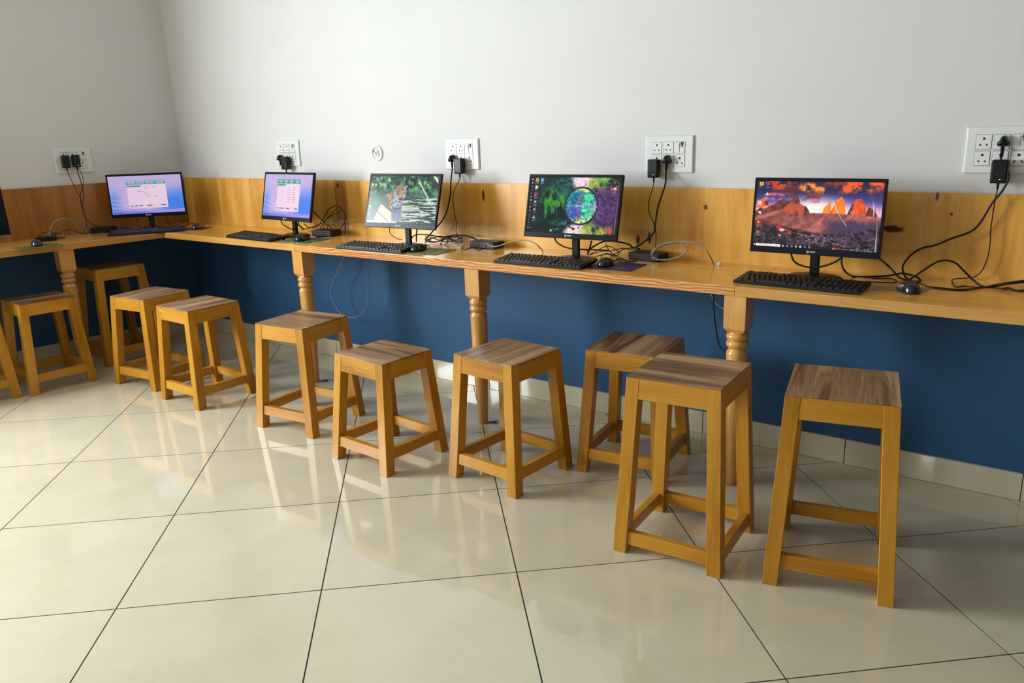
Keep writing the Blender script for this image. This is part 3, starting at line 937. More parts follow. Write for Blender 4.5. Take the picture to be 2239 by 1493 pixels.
def mountain_picture():
    sky = np.zeros((IH, IW, 3))
    t = YY
    sky[:] = rgb(30, 26, 78)
    sky = blend(sky, sm(.10, .30, t), rgb(72, 62, 140))
    sky = blend(sky, sm(.26, .38, t), rgb(168, 120, 190))
    sky = blend(sky, sm(.33, .44, t), rgb(246, 188, 205))
    sky = blend(sky, ell(.50, .40, .22, .14, .9), rgb(255, 246, 236))
    n = vnoise(9, 9, 4, 3)
    cl = lambda cx, cy, rx, ry, th: np.clip(ell(cx, cy, rx, ry, .6) * (n - th) * 6, 0, 1)
    n5 = vnoise(14, 9, 5, 4)
    sky = blend(sky, sm(.22, .0, YY) * sm(.40, .55, n5) * .8, rgb(44, 26, 46))
    cl = lambda cx, cy, rx, ry, th: np.clip(ell(cx, cy, rx, ry, .7) * (n5 - th - .14) * 9, 0, 1)
    for cx, cy, rx, ry, th, c in ((.21, .035, .12, .10, .36, (196, 60, 26)), (.23, .05, .05, .06, .30, (236, 84, 24)), (.43, .13, .17, .12, .30, (92, 36, 44)), (.42, .085, .055, .055, .22, (255, 150, 36)),
                                  (.515, .115, .035, .04, .2, (255, 150, 40)), (.58, .17, .10, .05, .34, (214, 104, 66)), (.83, .04, .14, .10, .30, (255, 92, 20)), (.77, .10, .05, .06, .26, (240, 90, 30)),
                                  (.64, .03, .07, .04, .36, (140, 46, 34)), (.48, .19, .14, .04, .36, (128, 60, 76)), (.17, .20, .09, .025, .32, (206, 100, 104)), (.03, .345, .06, .05, .12, (250, 96, 40)),
                                  (.48, .28, .045, .03, .34, (206, 120, 156)), (.14, .27, .10, .02, .36, (190, 110, 150))):
        sky = blend(sky, cl(cx, cy, rx, ry, th), rgb(*c))
    img = sky
    tex = vnoise(26, 14, 5, 9)
    streak = vnoise(40, 8, 4, 11, XX + .5 * YY, YY)
    # the three towers, lit orange
    for pts, c1, c2, sd in (([(.55, .46), (.565, .37), (.59, .32), (.605, .28), (.612, .30), (.62, .44)], (250, 130, 20), (120, 40, 20), 1),
                            ([(.615, .46), (.63, .36), (.66, .25), (.69, .21), (.715, .27), (.73, .44)], (255, 120, 16), (110, 40, 26), 2),
                            ([(.745, .46), (.77, .34), (.80, .24), (.84, .24), (.875, .31), (.89, .46)], (232, 84, 26), (60, 30, 40), 3),
                            ([(.885, .46), (.90, .34), (.93, .38), (.945, .37), (.955, .42), (.97, .46)], (120, 44, 36), (50, 26, 36), 4)):
        y = ridge([(0, 1), (pts[0][0] - .002, 1)] + pts + [(pts[-1][0] + .002, 1), (1, 1)], .03, sd, 60)
        m = (YY > y[None, :]).astype(float)
        img = blend(img, m, rgb(*c1) * (0.65 + .7 * tex[..., None]))
        cx_ = (pts[0][0] + pts[-1][0]) / 2
        img = blend(img, m * sm(.0, -.03, XX - cx_ + .035 + .1 * (tex - .5)) * (1 if sd != 1 else .3), rgb(*c2))
    # pink middle ground
    y = ridge([(0, .55), (.4, .50), (.48, .455), (.60, .46), (.8, .47), (1, .50)], .02, 20, 14)
    m = (YY > y[None, :]).astype(float)
    pink = rgb(168, 88, 88)[None, None] * (0.45 + 1.0 * streak[..., None]) * (.7 + .6 * tex[..., None])
    img = blend(img, m, pink)
    img = blend(img, m * sm(.52, .62, YY + .1 * (tex - .5)) * sm(.5, .66, XX), rgb(70, 52, 82))
    # the big left mountain
    y = ridge([(0, .44), (.10, .40), (.17, .33), (.22, .28), (.26, .30), (.295, .28), (.31, .20), (.33, .17), (.35, .22), (.37, .33), (.42, .36), (.45, .45), (.55, .60), (.62, .78)], .06, 31, 26)
    m = (YY > y[None, :]) & (YY < .80)
    m = m * (1 - sm(.45, .64, XX - (YY - .45) * .5))
    rock = rgb(120, 52, 40)[None, None] * (0.35 + 1.2 * tex[..., None])
    img = blend(img, m, rock)
    img = blend(img, m * ell(.33, .36, .10, .20, .5) * (tex > .45), rgb(196, 78, 50))
    d = sm(.40, .62, YY) * m
    img = blend(img, d * ell(.38, .62, .22, .20, .5), rgb(206, 116, 104)[None, None] * (.5 + .6 * streak[..., None]) * (.75 + .5 * tex[..., None]))
    img = blend(img, m * sm(.36, .28, YY + .03 * (tex - .5)) * .6, rgb(70, 34, 40))
    img = blend(img, ell(.10, .52, .14, .03, .6, -.35) * .6, rgb(220, 140, 140))
    # foreground rocks
    y = ridge([(0, .66), (.15, .64), (.3, .66), (.45, .72), (.55, .75), (.7, .72), (.85, .66), (1, .62)], .04, 41, 12)
    m = sm(0, .06, YY - y[None, :])
    fg = vnoise(34, 26, 5, 43, XX, YY - .45 * XX)
    base = rgb(50, 36, 44)[None, None] * (0.1 + 1.8 * fg[..., None])
    img = blend(img, m, base)
    fh = vnoise(90, 60, 3, 48, XX, YY - .45 * XX)
    img = blend(img, m * sm(.48, .62, fh) * ell(.52, .84, .17, .09, .5), rgb(140, 100, 160))
    img = blend(img, m * sm(.60, .75, fh) * .7, rgb(130, 100, 104))
    img = blend(img, m * sm(.5, .66, fh) * sm(.5, .9, XX), rgb(104, 70, 118))
    img = blend(img, m * (np.abs(YY - .74 - .42 * (XX - .28)) < .006) * (XX < .75) * (XX > .25), rgb(170, 110, 96))
    img = blend(img, m * sm(.46, .36, fg), rgb(12, 10, 16))
    for cx, cy, rx, ry, c in ((.21, .70, .024, .026, (214, 30, 24)), (.235, .735, .022, .026, (236, 190, 170)), (.30, .78, .018, .018, (220, 50, 30)), (.215, .80, .012, .02, (160, 20, 26)), (.222, .82, .008, .012, (250, 210, 205))):
        img = blend(img, ell(cx, cy, rx, ry, .2), rgb(*c))
    # desktop icons, task bar
    for x, y_, k, c in ((.035, .045, 1, [(236, 200, 40), (40, 40, 50), (236, 200, 40)]), (.088, .045, 0, [(220, 50, 40), (40, 70, 190), (150, 60, 60)]), (.088, .19, 2, [(240, 240, 240), (230, 110, 30)]),
                        (.030, .335, 1, [(230, 220, 240), (190, 180, 210), (230, 220, 240)]), (.088, .335, 1, [(40, 40, 46), (220, 60, 40), (60, 60, 60)]), (.035, .49, 0, [(236, 236, 240), (30, 24, 34), (236, 236, 240)]),
                        (.035, .63, 1, [(214, 34, 24), (250, 250, 250), (214, 34, 24)]), (.035, .785, 0, [(220, 60, 44), (70, 170, 80), (60, 110, 220)])):
        img = icon(img, x, y_, c, k)
    img = blend(img, rect(0, .955, 1, 1), rgb(14, 14, 22))
    img = blend(img, ((np.abs(XX - .012) < .006) & (np.abs(YY - .978) < .011)).astype(float), rgb(230, 230, 235))
    img = blend(img, rect(.025, .958, .235, .998), rgb(244, 244, 244))
    text(img, 'Type here to search', .052, .969, 1, rgb(150, 150, 160))
    img = blend(img, ell(.20, .978, .007, .012, .3), rgb(240, 190, 70))
    for k, c in enumerate(((200, 200, 205), (40, 150, 230), (200, 70, 180), (230, 190, 90), (240, 240, 240), (40, 90, 230), (210, 110, 60))):
        x = .257 + .036 * k
        img = blend(img, ell(x, .978, .009, .016, .2), rgb(*c))
        img = blend(img, ell(x + .002, .974, .004, .007, .2), rgb(*c) * .5 + .2)
    img = blend(img, ell(.665, .978, .010, .018, .2), rgb(236, 110, 40))
    text(img, '29°C Sunny', .682, .968, 1, rgb(225, 225, 230))
    for x in (.790, .806, .822):
        img = blend(img, rect(x, .972, x + .010, .986), rgb(215, 215, 220))
        img = blend(img, rect(x + .003, .976, x + .007, .982), rgb(20, 20, 30))
    text(img, 'ENG', .838, .957, 1, rgb(225, 225, 230))
    text(img, 'IN', .842, .979, 1, rgb(225, 225, 230))
    text(img, '10:05', .893, .957, 1, rgb(225, 225, 230))
    text(img, '10-10-2025', .870, .979, 1, rgb(225, 225, 230))
    img = blend(img, rect(.976, .967, .990, .990), rgb(215, 215, 220))
    return img


def forest_picture():
    Y2 = np.abs(YY - .50)            # mirrored in the lake
    n1 = vnoise(16, 10, 5, 61)
    n2 = vnoise(40, 30, 4, 62)
    n3 = vnoise(24, 8, 4, 63, XX, YY - .3 * XX)
    img = np.zeros((IH, IW, 3))
    img[:] = rgb(16, 36, 34)
    img = img * (0.5 + 1.2 * n1[..., None])
    img = blend(img, ell(.30, .40, .16, .24, .5) * sm(.42, .62, n3), rgb(62, 150, 50))
    img = blend(img, ell(.32, .66, .14, .16, .5) * sm(.45, .65, n3), rgb(48, 130, 52))
    img = blend(img, ell(.42, .14, .16, .22, .4) * sm(.4, .6, n2), rgb(34, 92, 92))
    img = blend(img, ell(.42, .88, .12, .12, .4) * sm(.5, .62, n2), rgb(60, 110, 130))
    sky = np.maximum(ell(.62, .0, .14, .26, .25), ell(.60, 1.02, .16, .20, .25)) * sm(.30, .42, n2 + .2 * n1)
    img = blend(img, sky, rgb(250, 214, 226))
    img = blend(img, sm(.50, .60, XX) * sm(.62, .40, Y2 * 0 + np.abs(XX - .60)) * 0, rgb(0, 0, 0))
    yl = np.maximum(ell(.79, .14, .13, .24, .4), ell(.80, .93, .16, .16, .4))
    img = blend(img, yl * sm(.34, .5, n1), rgb(196, 196, 70)[None, None] * (.5 + .9 * n2[..., None]))
    img = blend(img, yl * sm(.52, .62, n2), rgb(70, 170, 90))
    pu = np.maximum(ell(.88, .42, .20, .26, .4), ell(.88, .66, .20, .22, .4))
    img = blend(img, pu, rgb(84, 54, 104)[None, None] * (.4 + 1.2 * n2[..., None]))
    img = blend(img, ell(.93, .12, .05, .12, .6) * sm(.4, .6, n1), rgb(206, 70, 80))
    img = blend(img, ell(.93, .93, .04, .06, .6), rgb(190, 80, 70))
    img = blend(img, ell(.42, .50, .10, .32, .12) * (1 - ell(.42, .50, .085, .29, .1)) * .4, rgb(80, 90, 130))
    # stone arch and its reflection close to one full ring
    rx, ry = .185, .345
    out = ell(.60, .505, rx, ry, .02)
    inn = ell(.60, .505, rx - .017, ry - .032, .02)
    ins = rgb(40, 150, 150)[None, None] * (.45 + 1.1 * n1[..., None])
    img = blend(img, out, rgb(52, 34, 52))
    img = blend(img, inn, ins)
    img = blend(img, inn * ell(.53, .36, .08, .12, .5), rgb(24, 120, 150))
    img = blend(img, inn * sm(.42, .58, n3) * ell(.70, .50, .12, .34, .4), rgb(70, 196, 150))
    img = blend(img, inn * np.maximum(ell(.60, .20, .10, .06, .5), ell(.62, .78, .14, .10, .5)) * sm(.38, .5, n2), rgb(226, 214, 110))
    img = blend(img, inn * ell(.53, .64, .08, .12, .5), rgb(66, 96, 176))
    img = blend(img, inn * ell(.585, .43, .022, .14, .3), rgb(110, 96, 130))
    img = blend(img, inn * ell(.585, .62, .022, .14, .3), rgb(100, 100, 160))
    img = blend(img, inn * (np.abs(YY - .505) < .010), rgb(180, 150, 220))
    n4 = vnoise(70, 44, 3, 66)
    img = img * (1 + (inn * .5 * (n4 - .5))[..., None]) + (inn * .06 * sm(.56, .7, n4))[..., None]
    img = blend(img, ell(.74, .51, .045, .10, .3) * sm(.5, .58, n4), rgb(206, 150, 206))
    img = img * (.78 + .5 * n4[..., None])
    img = blend(img, (np.abs(YY - .505) < .004) * (XX > .32) * .5, rgb(120, 90, 190))
    img = blend(img, rect(0, 0, .045, 1), rgb(20, 20, 28))
    for k, c in enumerate(((235, 235, 240), (210, 210, 215), (120, 120, 128), (196, 60, 90), (60, 140, 210), (226, 160, 110), (236, 220, 226), (70, 90, 210), (220, 160, 150), (236, 120, 50))):
        img = blend(img, ell(.022, .045 + .063 * k, .009, .016, .2), rgb(*c))
        img = blend(img, ell(.024, .043 + .063 * k, .004, .007, .2), rgb(*c) * .6)
    for k in range(7):
        img = blend(img, rect(.014 + .006 * (k % 2), .68 + .04 * k, .030, .688 + .04 * k), rgb(190, 190, 196))
    text(img, '10:05', .006, .92, 1, rgb(225, 225, 230))
    for x, y_, k, c in ((.075, .05, 1, [(236, 180, 60), (50, 60, 60), (200, 220, 90)]), (.135, .05, 1, [(80, 150, 226), (220, 230, 240), (240, 240, 240)]), (.075, .185, 1, [(214, 200, 226), (250, 250, 250), (214, 200, 226)]),
                        (.075, .31, 1, [(224, 20, 26), (224, 60, 60), (250, 250, 250)]), (.075, .45, 0, [(220, 50, 40), (70, 160, 80), (240, 240, 240)]), (.075, .59, 0, [(220, 30, 40), (60, 130, 220), (236, 190, 190)]),
                        (.075, .73, 2, [(240, 236, 230), (226, 80, 30)]), (.945, .20, 0, [(240, 210, 210), (130, 50, 60), (240, 220, 220)])):
        img = icon(img, x, y_, c, k, .017)
    img = blend(img, ell(.29, .965, .013, .02, .3), rgb(214, 206, 170))
    img = blend(img, ell(.205, .62, .004, .008, .3), rgb(240, 240, 240))
    return img


def jaguar_picture():
    n1 = vnoise(9, 7, 4, 71)
    n2 = vnoise(36, 26, 4, 72)
    n3 = vnoise(26, 14, 4, 73, XX, YY - .6 * XX)
    img = np.zeros((IH, IW, 3))
    img[:] = rgb(64, 104, 84)
    img = img * (0.55 + .9 * n1[..., None])
    img = blend(img, sm(.5, .66, n3) * sm(.55, .2, YY), rgb(88, 156, 84))
    img = blend(img, sm(.62, .75, n3) * sm(.5, .1, YY), rgb(170, 206, 170))
    img = blend(img, sm(.46, .34, n3) * sm(.60, .3, YY), rgb(32, 52, 46))
    img = blend(img, sm(.35, .1, XX) * sm(.3, .7, YY), rgb(84, 132, 122)[None, None] * (.8 + .4 * n1[..., None]))
    # rippled water
    rip = vnoise(10, 64, 3, 75, XX + .02 * np.sin(YY * 90), YY)
    w = sm(.42, .50, YY + .03 * n1) * sm(.40, .52, XX)
    dark = rgb(28, 52, 50)
    img = blend(img, w, dark)
    img = blend(img, w * sm(.50, .58, rip + .14 * (YY - .55)), rgb(206, 226, 206))
    img = blend(img, w * ell(.58, .68, .14, .07, .6) * .8, rgb(216, 230, 206))
    img = blend(img, w * ell(.82, .86, .2, .05, .6) * sm(.4, .5, rip) * .7, rgb(226, 238, 222))
    # pale sand reflection bottom-left
    s_ = ((YY > .58 + 1.9 * np.abs(XX - .20) * (XX < .20) * 2) & (YY > .60 + 1.0 * (XX - .20) * (XX > .2)) & (XX > .12)).astype(float)
    img = blend(img, s_, rgb(226, 212, 190)[None, None] * (.85 + .25 * rip[..., None]))
    img = blend(img, (np.abs(YY - .76 - 1.2 * (XX - .16)) < .012) * (XX > .14) * (XX < .34), rgb(120, 116, 116))
    # big cat: flank, chest, head
    spots = sm(.50, .60, vnoise(96, 60, 2, 77))
    fur = rgb(204, 176, 136)[None, None] * (1 - .55 * spots[..., None])
    img = blend(img, ell(.36, .43, .10, .09, .12), fur)
    img = blend(img, ell(.38, .54, .075, .18, .12, .35), rgb(190, 146, 92)[None, None] * (1 - .4 * spots[..., None]))
    pale = rgb(196, 206, 216)[None, None] * (1 - .5 * spots[..., None])
    img = blend(img, ell(.43, .60, .085, .16, .12), pale)
    img = blend(img, ell(.445, .82, .075, .20, .2), rgb(110, 126, 158)[None, None] * (.7 + .6 * n2[..., None]))
    img = blend(img, ell(.435, .64, .07, .075, .1) * (1 - ell(.435, .62, .065, .065, .1)), rgb(44, 50, 66))
    img = blend(img, ell(.375, .245, .025, .05, .15), rgb(120, 140, 150))
    img = blend(img, ell(.378, .255, .013, .03, .2), rgb(30, 36, 46))
    img = blend(img, ell(.545, .25, .025, .055, .15), rgb(150, 170, 190))
    img = blend(img, ell(.56, .265, .016, .04, .2), rgb(26, 30, 40))
    img = blend(img, ell(.46, .37, .088, .185, .08), pale)
    img = blend(img, ell(.455, .29, .065, .10, .4), rgb(176, 140, 108)[None, None] * (1 - .5 * spots[..., None]))
    img = blend(img, ell(.478, .40, .026, .11, .4), rgb(196, 158, 118))
    img = blend(img, ell(.478, .485, .030, .030, .3), rgb(66, 76, 86))
    img = blend(img, (np.abs(YY - .545 - 6 * (XX - .478) ** 2) < .006) * (np.abs(XX - .478) < .04), rgb(60, 80, 96))
    for ex in (.432, .515):
        img = blend(img, ell(ex, .365, .013, .013, .3), rgb(40, 36, 40))
        img = blend(img, ell(ex, .365, .006, .009, .3), rgb(196, 180, 120))
    img = blend(img, rect(0, .955, 1, 1), rgb(50, 56, 70))
    img = blend(img, rect(.0, .955, .24, 1), rgb(232, 240, 244))
    img = blend(img, rect(.24, .955, .46, 1), rgb(176, 168, 170))
    for k in range(6):
        img = blend(img, ell(.26 + .035 * k, .978, .008, .014, .3), rgb(236, 226, 206))
    img = blend(img, ell(.76, .978, .010, .016, .3), rgb(150, 150, 160))
    text(img, '- ooo', .80, .966, 1, rgb(196, 196, 206))
    text(img, '10:05', .90, .958, 1, rgb(196, 196, 206))
    for x, y_, k, c in ((.09, .05, 2, [(236, 236, 230), (226, 120, 50)]), (.035, .19, 1, [(226, 232, 230), (150, 170, 170), (226, 232, 230)]), (.085, .19, 1, [(226, 226, 200), (70, 110, 80), (226, 226, 200)]),
                        (.085, .33, 0, [(40, 160, 200), (60, 190, 200), (200, 230, 230)]), (.035, .34, 0, [(110, 116, 130), (120, 130, 130), (160, 160, 160)]), (.035, .49, 1, [(206, 56, 56), (206, 110, 110), (206, 206, 200)]),
                        (.035, .65, 1, [(206, 206, 120), (90, 140, 120), (206, 206, 200)]), (.035, .80, 1, [(196, 90, 90), (206, 190, 190), (206, 206, 200)])):
        img = icon(img, x, y_, c, k, .014)
    return img


def form_picture(teal, wide):
    img = np.zeros((IH, IW, 3))
    img[:] = rgb(206, 186, 236)
    img = blend(img, sm(.15, .75, YY) * sm(.15, .0, XX - .05), rgb(110, 160, 240))
    img = blend(img, sm(.20, .75, YY + .2 * (XX - .6)) * sm(.5, .8, XX), rgb(80, 140, 250))
    img = blend(img, sm(.85, 1.0, YY), rgb(120, 130, 246))
    for k, (c, w_) in enumerate((((236, 190, 236), .010), ((226, 180, 240), .016), ((190, 170, 246), .02))):
        yc = .66 + .07 * k + .10 * np.sin(XX * 3.2 + .4 * k - .3) - .02 + .25 * sm(.2, 1, XX)
        img = blend(img, np.exp(-((YY - yc) / w_) ** 2) * .7, rgb(*c))
    x0, x1, y0, y1 = (.24, .78, .13, .86) if wide else (.28, .76, .11, .87)
    img = blend(img, rect(x0, y0, x1, y1), rgb(250, 218, 242))
    img = blend(img, rect(x0, y0, x1, y0 + .10), rgb(*teal) * (1 - .0))
    img = blend(img, rect(x0, y0 + .06, x1, y0 + .10) * .35, rgb(30, 90, 100))
    for k in range(4):
        cx = x0 + (x1 - x0) * (.13 + .235 * k + (.03 if k == 3 else 0))
        img = blend(img, ell(cx, y0 + .055, (x1 - x0) * .085, .030, .15), rgb(240, 196, 214))
        for q in range(5):
            img = blend(img, rect(cx - .024 + q * .010, y0 + .045, cx - .017 + q * .010, y0 + .066), rgb(196, 60, 110))
    img = blend(img, rect(x0, y0 + .115, x0 + (x1 - x0) * .36, y0 + .155), rgb(*teal))
    img = blend(img, rect(x0, y0 + .142, x0 + (x1 - x0) * .36, y0 + .155), rgb(30, 80, 80))
    img = blend(img, rect(x0 + (x1 - x0) * .36, y0 + .15, x1, y1 - .12) * .3, rgb(255, 236, 250))
    r = np.random.default_rng(8 if wide else 9)
    if wide:
        rows = [(.50, .17), (.73, .17), (.50, .22), (.30, .27), (.30, .275), (.44, .31), (.48, .36), (.50, .42), (.74, .42)]
        for a, c_ in rows:
            n = r.integers(4, 12)
            for q in range(n):
                img = blend(img, rect(x0 + a * (x1 - x0) * .9 + q * .008, y0 + c_, x0 + a * (x1 - x0) * .9 + q * .008 + .006, y0 + c_ + .014) * .7, rgb(150, 90, 130) if a > .4 else rgb(60, 150, 140))
    else:
        for k in range(7):
            yy_ = y0 + .195 + .055 * k
            for q in range(r.integers(6, 11)):
                img = blend(img, rect(x0 + .21 + q * .009, yy_, x0 + .21 + q * .009 + .006, yy_ + .014) * .6, rgb(160, 120, 160))
            for q in range(r.integers(2, 6)):
                img = blend(img, rect(x0 + .34 + q * .009, yy_, x0 + .34 + q * .009 + .007, yy_ + .016) * .7, rgb(120, 90, 140))
    for a, w_ in ((.03, .08), (.15, .08), (.26, .09), (.46, .13), (.82, .13)):
        img = blend(img, rect(x0 + a * (x1 - x0), y1 - .085, x0 + (a + w_) * (x1 - x0), y1 - .055), rgb(30, 120, 120))
        img = blend(img, rect(x0 + a * (x1 - x0), y1 - .085, x0 + (a + w_) * (x1 - x0), y1 - .072), rgb(*teal))
    for q in range(9):
        img = blend(img, rect(x0 + .02 + q * .010, y1 - .038, x0 + .027 + q * .010, y1 - .024) * .7, rgb(230, 90, 130))
    for x in (.02, .09):
        img = blend(img, rect(x, .955, x + .045, .975), rgb(30, 90, 130))
    return img


def off_picture():
    img = np.zeros((IH, IW, 3))
    img[:] = rgb(40, 44, 60)
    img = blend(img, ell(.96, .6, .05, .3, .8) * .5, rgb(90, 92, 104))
    return img


def screen_material(name, pic, strength, gloss=.18):
    im = bpy.data.images.new(name, IW, IH)
    a = np.ones((IH, IW, 4), np.float32)
    a[..., :3] = np.clip(pic[::-1], 0, 1)
    im.pixels.foreach_set(a.ravel())
    im.pack()
    m = mat(name, (0.004, 0.004, 0.005, 1), gloss, 0.22)
    t = NT(m)
    tx = t.n('ShaderNodeTexImage')
    tx.image = im
    tx.interpolation = 'Cubic'
    t.l(t.coord('UV'), tx.inputs[0])
    t.l(tx.outputs[0], t.b.inputs['Emission Color'])
    t.b.inputs['Emission Strength'].default_value = strength
    return m


# ------------------------------------------------------------------ monitors
MW, MH = .455, .272


def text_mesh(body, size, name, m, parent, M):
    cu = bpy.data.curves.new('text', 'FONT')
    cu.body = body
    cu.size = size
    cu.extrude = .0002
    cu.resolution_u = 3
    o = bpy.data.objects.new('tmp', cu)
    COL.objects.link(o)
    dg = bpy.context.evaluated_depsgraph_get()
    me = bpy.data.meshes.new_from_object(o.evaluated_get(dg))
    bpy.data.objects.remove(o)
    me.materials.clear()
    me.materials.append(m)
    me.name = name
    c = bpy.data.objects.new(name, me)
    COL.objects.link(c)
    c.parent = parent
    c.matrix_local = M
    return c


LOGO_MESH = None


def monitor(x, y, zc, yaw, pitch, screen, label, film=0):
    r = empty('monitor', (x, y, ZB), yaw, label, 'monitor', 'desktop monitors on the worktops')
    hz = zc - ZB
    M = Matrix.Translation((0, 0, hz)) @ Matrix.Rotation(-pitch, 4, 'X')   # local -y faces the user; panel centre at the origin
    b = MB()
    w, h = MW / 2, MH / 2
    L_, R_, T_, B_ = .0095, .0095, .0125, .0225     # bezel widths
    sx0, sx1, sz0, sz1 = -w + L_, w - R_, -h + B_, h - T_
    # frame ring (front), made of four bars, then the shell
    D = .013
    bars = [((-w, -h), (w, sz0)), ((-w, sz1), (w, h)), ((-w, sz0), (sx0, sz1)), ((sx1, sz0), (w, sz1))]
    for (a0, c0), (a1, c1) in bars:
        b.box((a0, 0, c0), (a1, D, c1), 0, M)
    b.box((sx0, .0022, sz0), (sx1, D, sz1), 0, M)
    back = [[(-w, D, -h), (w, D, -h), (w, D, h), (-w, D, h)], [(-w + .012, .024, -h + .012), (w - .012, .024, -h + .012), (w - .012, .024, h - .012), (-w + .012, .024, h - .012)],
            [(-.13, .044, -.085), (.13, .044, -.085), (.13, .044, .075), (-.13, .044, .075)]]
    v = [M @ Vector(q) for ring in back for q in ring]
    f = [(8, 9, 10, 11)[::-1]]
    for i in range(2):
        for k in range(4):
            f.append((i * 4 + k, i * 4 + 4 + k, i * 4 + 4 + (k + 1) % 4, i * 4 + (k + 1) % 4))
    b.add(v, f, 0)
    o = b.build('casing', BEZEL, r, bevel=.0012)
    b = MB()
    q = [M @ Vector(c) for c in ((sx0, .0012, sz0), (sx1, .0012, sz0), (sx1, .0012, sz1), (sx0, .0012, sz1))]
    q2 = [M @ Vector(c) for c in ((sx0, .0024, sz0), (sx1, .0024, sz0), (sx1, .0024, sz1), (sx0, .0024, sz1))]
    b.add(q + q2, [(0, 1, 2, 3), (7, 6, 5, 4), (0, 4, 5, 1), (1, 5, 6, 2), (2, 6, 7, 3), (3, 7, 4, 0)])
    s_ = b.build('screen', screen, r)
    uvl = s_.data.uv_layers.new(name='UVMap')
    for k, c in enumerate([(0, 0), (1, 0), (1, 1), (0, 1)]):
        uvl.data[k].uv = c
    # stand
    b = MB()
    b.box((-.0165, .026, .012), (.0165, .044, hz - .05))
    b.build('stand_pole', PLASTIC, r, bevel=.003)
    b = MB()
    b.box((-.035, .030, hz - .075), (.035, .052, hz - .02))
    b.build('hinge', PLASTIC, r, bevel=.003)
    b = MB()
    b.lathe([(.098, .0006), (.10, .003), (.099, .006), (.085, .011), (.05, .016), (.02, .018)], (0, .035, 0), 40, sx=1.0, sy=.70)
    b.build('stand_base', PLASTIC, r)
    # printed mark on the lower bezel: a triangle with a notch, then letters
    LM = M @ Matrix.Translation((-.017, -.0003, -h + .0075)) @ Matrix.Rotation(math.pi / 2, 4, 'X')
    b = MB()
    b.prism([(-.0015, -.0025), (.0085, .0036), (-.0015, .0095)], 0, .0004)
    b.add([(.0002, .0012, .0005), (.0042, .0036, .0005), (.0002, .0060, .0005)], [(0, 1, 2)], 1)
    o = b.build('logo', [LOGO, BEZEL], r)
    o.matrix_local = LM
    LM2 = M @ Matrix.Translation((-.0085, -.0003, -h + .0085)) @ Matrix.Rotation(math.pi / 2, 4, 'X')
    text_mesh('nter', .0125, 'logo_lettering', LOGO, r, LM2)
    if film:
        # protective film still on the glass, lifted and creased; whitish slivers paint in its highlights
        def P(u, v_, lift=.0):
            return M @ Vector((sx0 + (sx1 - sx0) * u, .0006 - lift, sz1 + (sz0 - sz1) * v_))

        def crease_glint(pts, name='film_crease_glint', lift=.003):
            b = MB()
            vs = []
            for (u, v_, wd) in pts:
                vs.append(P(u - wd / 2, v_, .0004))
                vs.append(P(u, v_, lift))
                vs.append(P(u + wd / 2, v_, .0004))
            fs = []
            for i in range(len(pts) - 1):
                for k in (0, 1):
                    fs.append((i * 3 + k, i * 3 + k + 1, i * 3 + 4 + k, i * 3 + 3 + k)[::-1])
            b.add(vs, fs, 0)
            return b.build(name, CREASE_GLINT, r)
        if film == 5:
            crease_glint([(.627, .245, .003), (.645, .31, .012), (.672, .42, .014), (.70, .52, .008), (.745, .62, .012), (.755, .65, .002)])
            crease_glint([(.90, .01, .002), (.925, .035, .010), (.955, .08, .006), (.965, .10, .002)])
            crease_glint([(.90, .02, .002), (.91, .14, .003), (.925, .28, .004), (.93, .38, .003)])
            crease_glint([(.935, .28, .002), (.942, .34, .014), (.945, .42, .012), (.945, .52, .003)])
            crease_glint([(.985, .03, .003), (.982, .3, .003), (.978, .6, .005), (.982, .8, .010), (.985, .93, .010), (.986, .99, .004)])
            crease_glint([(.70, .24, .002), (.69, .26, .004), (.685, .28, .001)])
            crease_glint([(.90, .56, .002), (.905, .60, .006), (.925, .64, .002)])
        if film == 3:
            crease_glint([(.695, .01, .004), (.715, .09, .016), (.76, .20, .024), (.83, .36, .022), (.90, .52, .022), (.955, .64, .006)])
            crease_glint([(.93, .005, .03), (.955, .04, .04), (.975, .10, .03), (.985, .15, .008)])
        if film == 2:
            crease_glint([(.935, .01, .006), (.955, .05, .016), (.985, .13, .008), (.988, .16, .002)])
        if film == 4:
            crease_glint([(.992, .10, .002), (.991, .5, .002), (.99, .98, .008)])
            crease_glint([(.965, .05, .002), (.975, .085, .008), (.99, .11, .002)])
    return r


SCR = {
    1: screen_material('screen_form_blue', form_picture((110, 200, 214), True), .80),
    2: screen_material('screen_form_green', form_picture((50, 196, 158), False), .95),
    3: screen_material('screen_big_cat', jaguar_picture(), .95),
    4: screen_material('screen_forest_lake', forest_picture(), .95),
    5: screen_material('screen_mountains', mountain_picture(), 1.0),
    0: screen_material('screen_dark', off_picture(), .06),
}
monitor(.215, -.408, .994, .841, .010, SCR[1], 'black monitor in the corner with a pink form on a blue screen')
monitor(1.429, -.256, 1.003, -.038, .225, SCR[2], 'black monitor with a green-headed pink form, turned narrow to the view', film=2)
monitor(2.350, -.277, 1.007, .080, .302, SCR[3], 'tilted monitor showing a spotted big cat in rippling water', film=3)
monitor(3.333, -.257, 1.009, .053, .241, SCR[4], 'monitor showing a green forest with a round stone arch over a lake', film=4)
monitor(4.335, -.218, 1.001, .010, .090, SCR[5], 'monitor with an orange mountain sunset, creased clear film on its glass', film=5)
u = Vector((math.cos(ANG + math.pi / 2 - .05), math.sin(ANG + math.pi / 2 - .05), 0))
br = Vector((.4107, -1.3160, .867))
c = br - u * MW / 2
monitor(c.x, c.y, .867 + MH / 2 * .99, ANG + math.pi / 2 - .05, .14, SCR[0], 'dark monitor on the side worktop, only its edge in view')

# ------------------------------------------------------------------ keyboards
KU = .0187


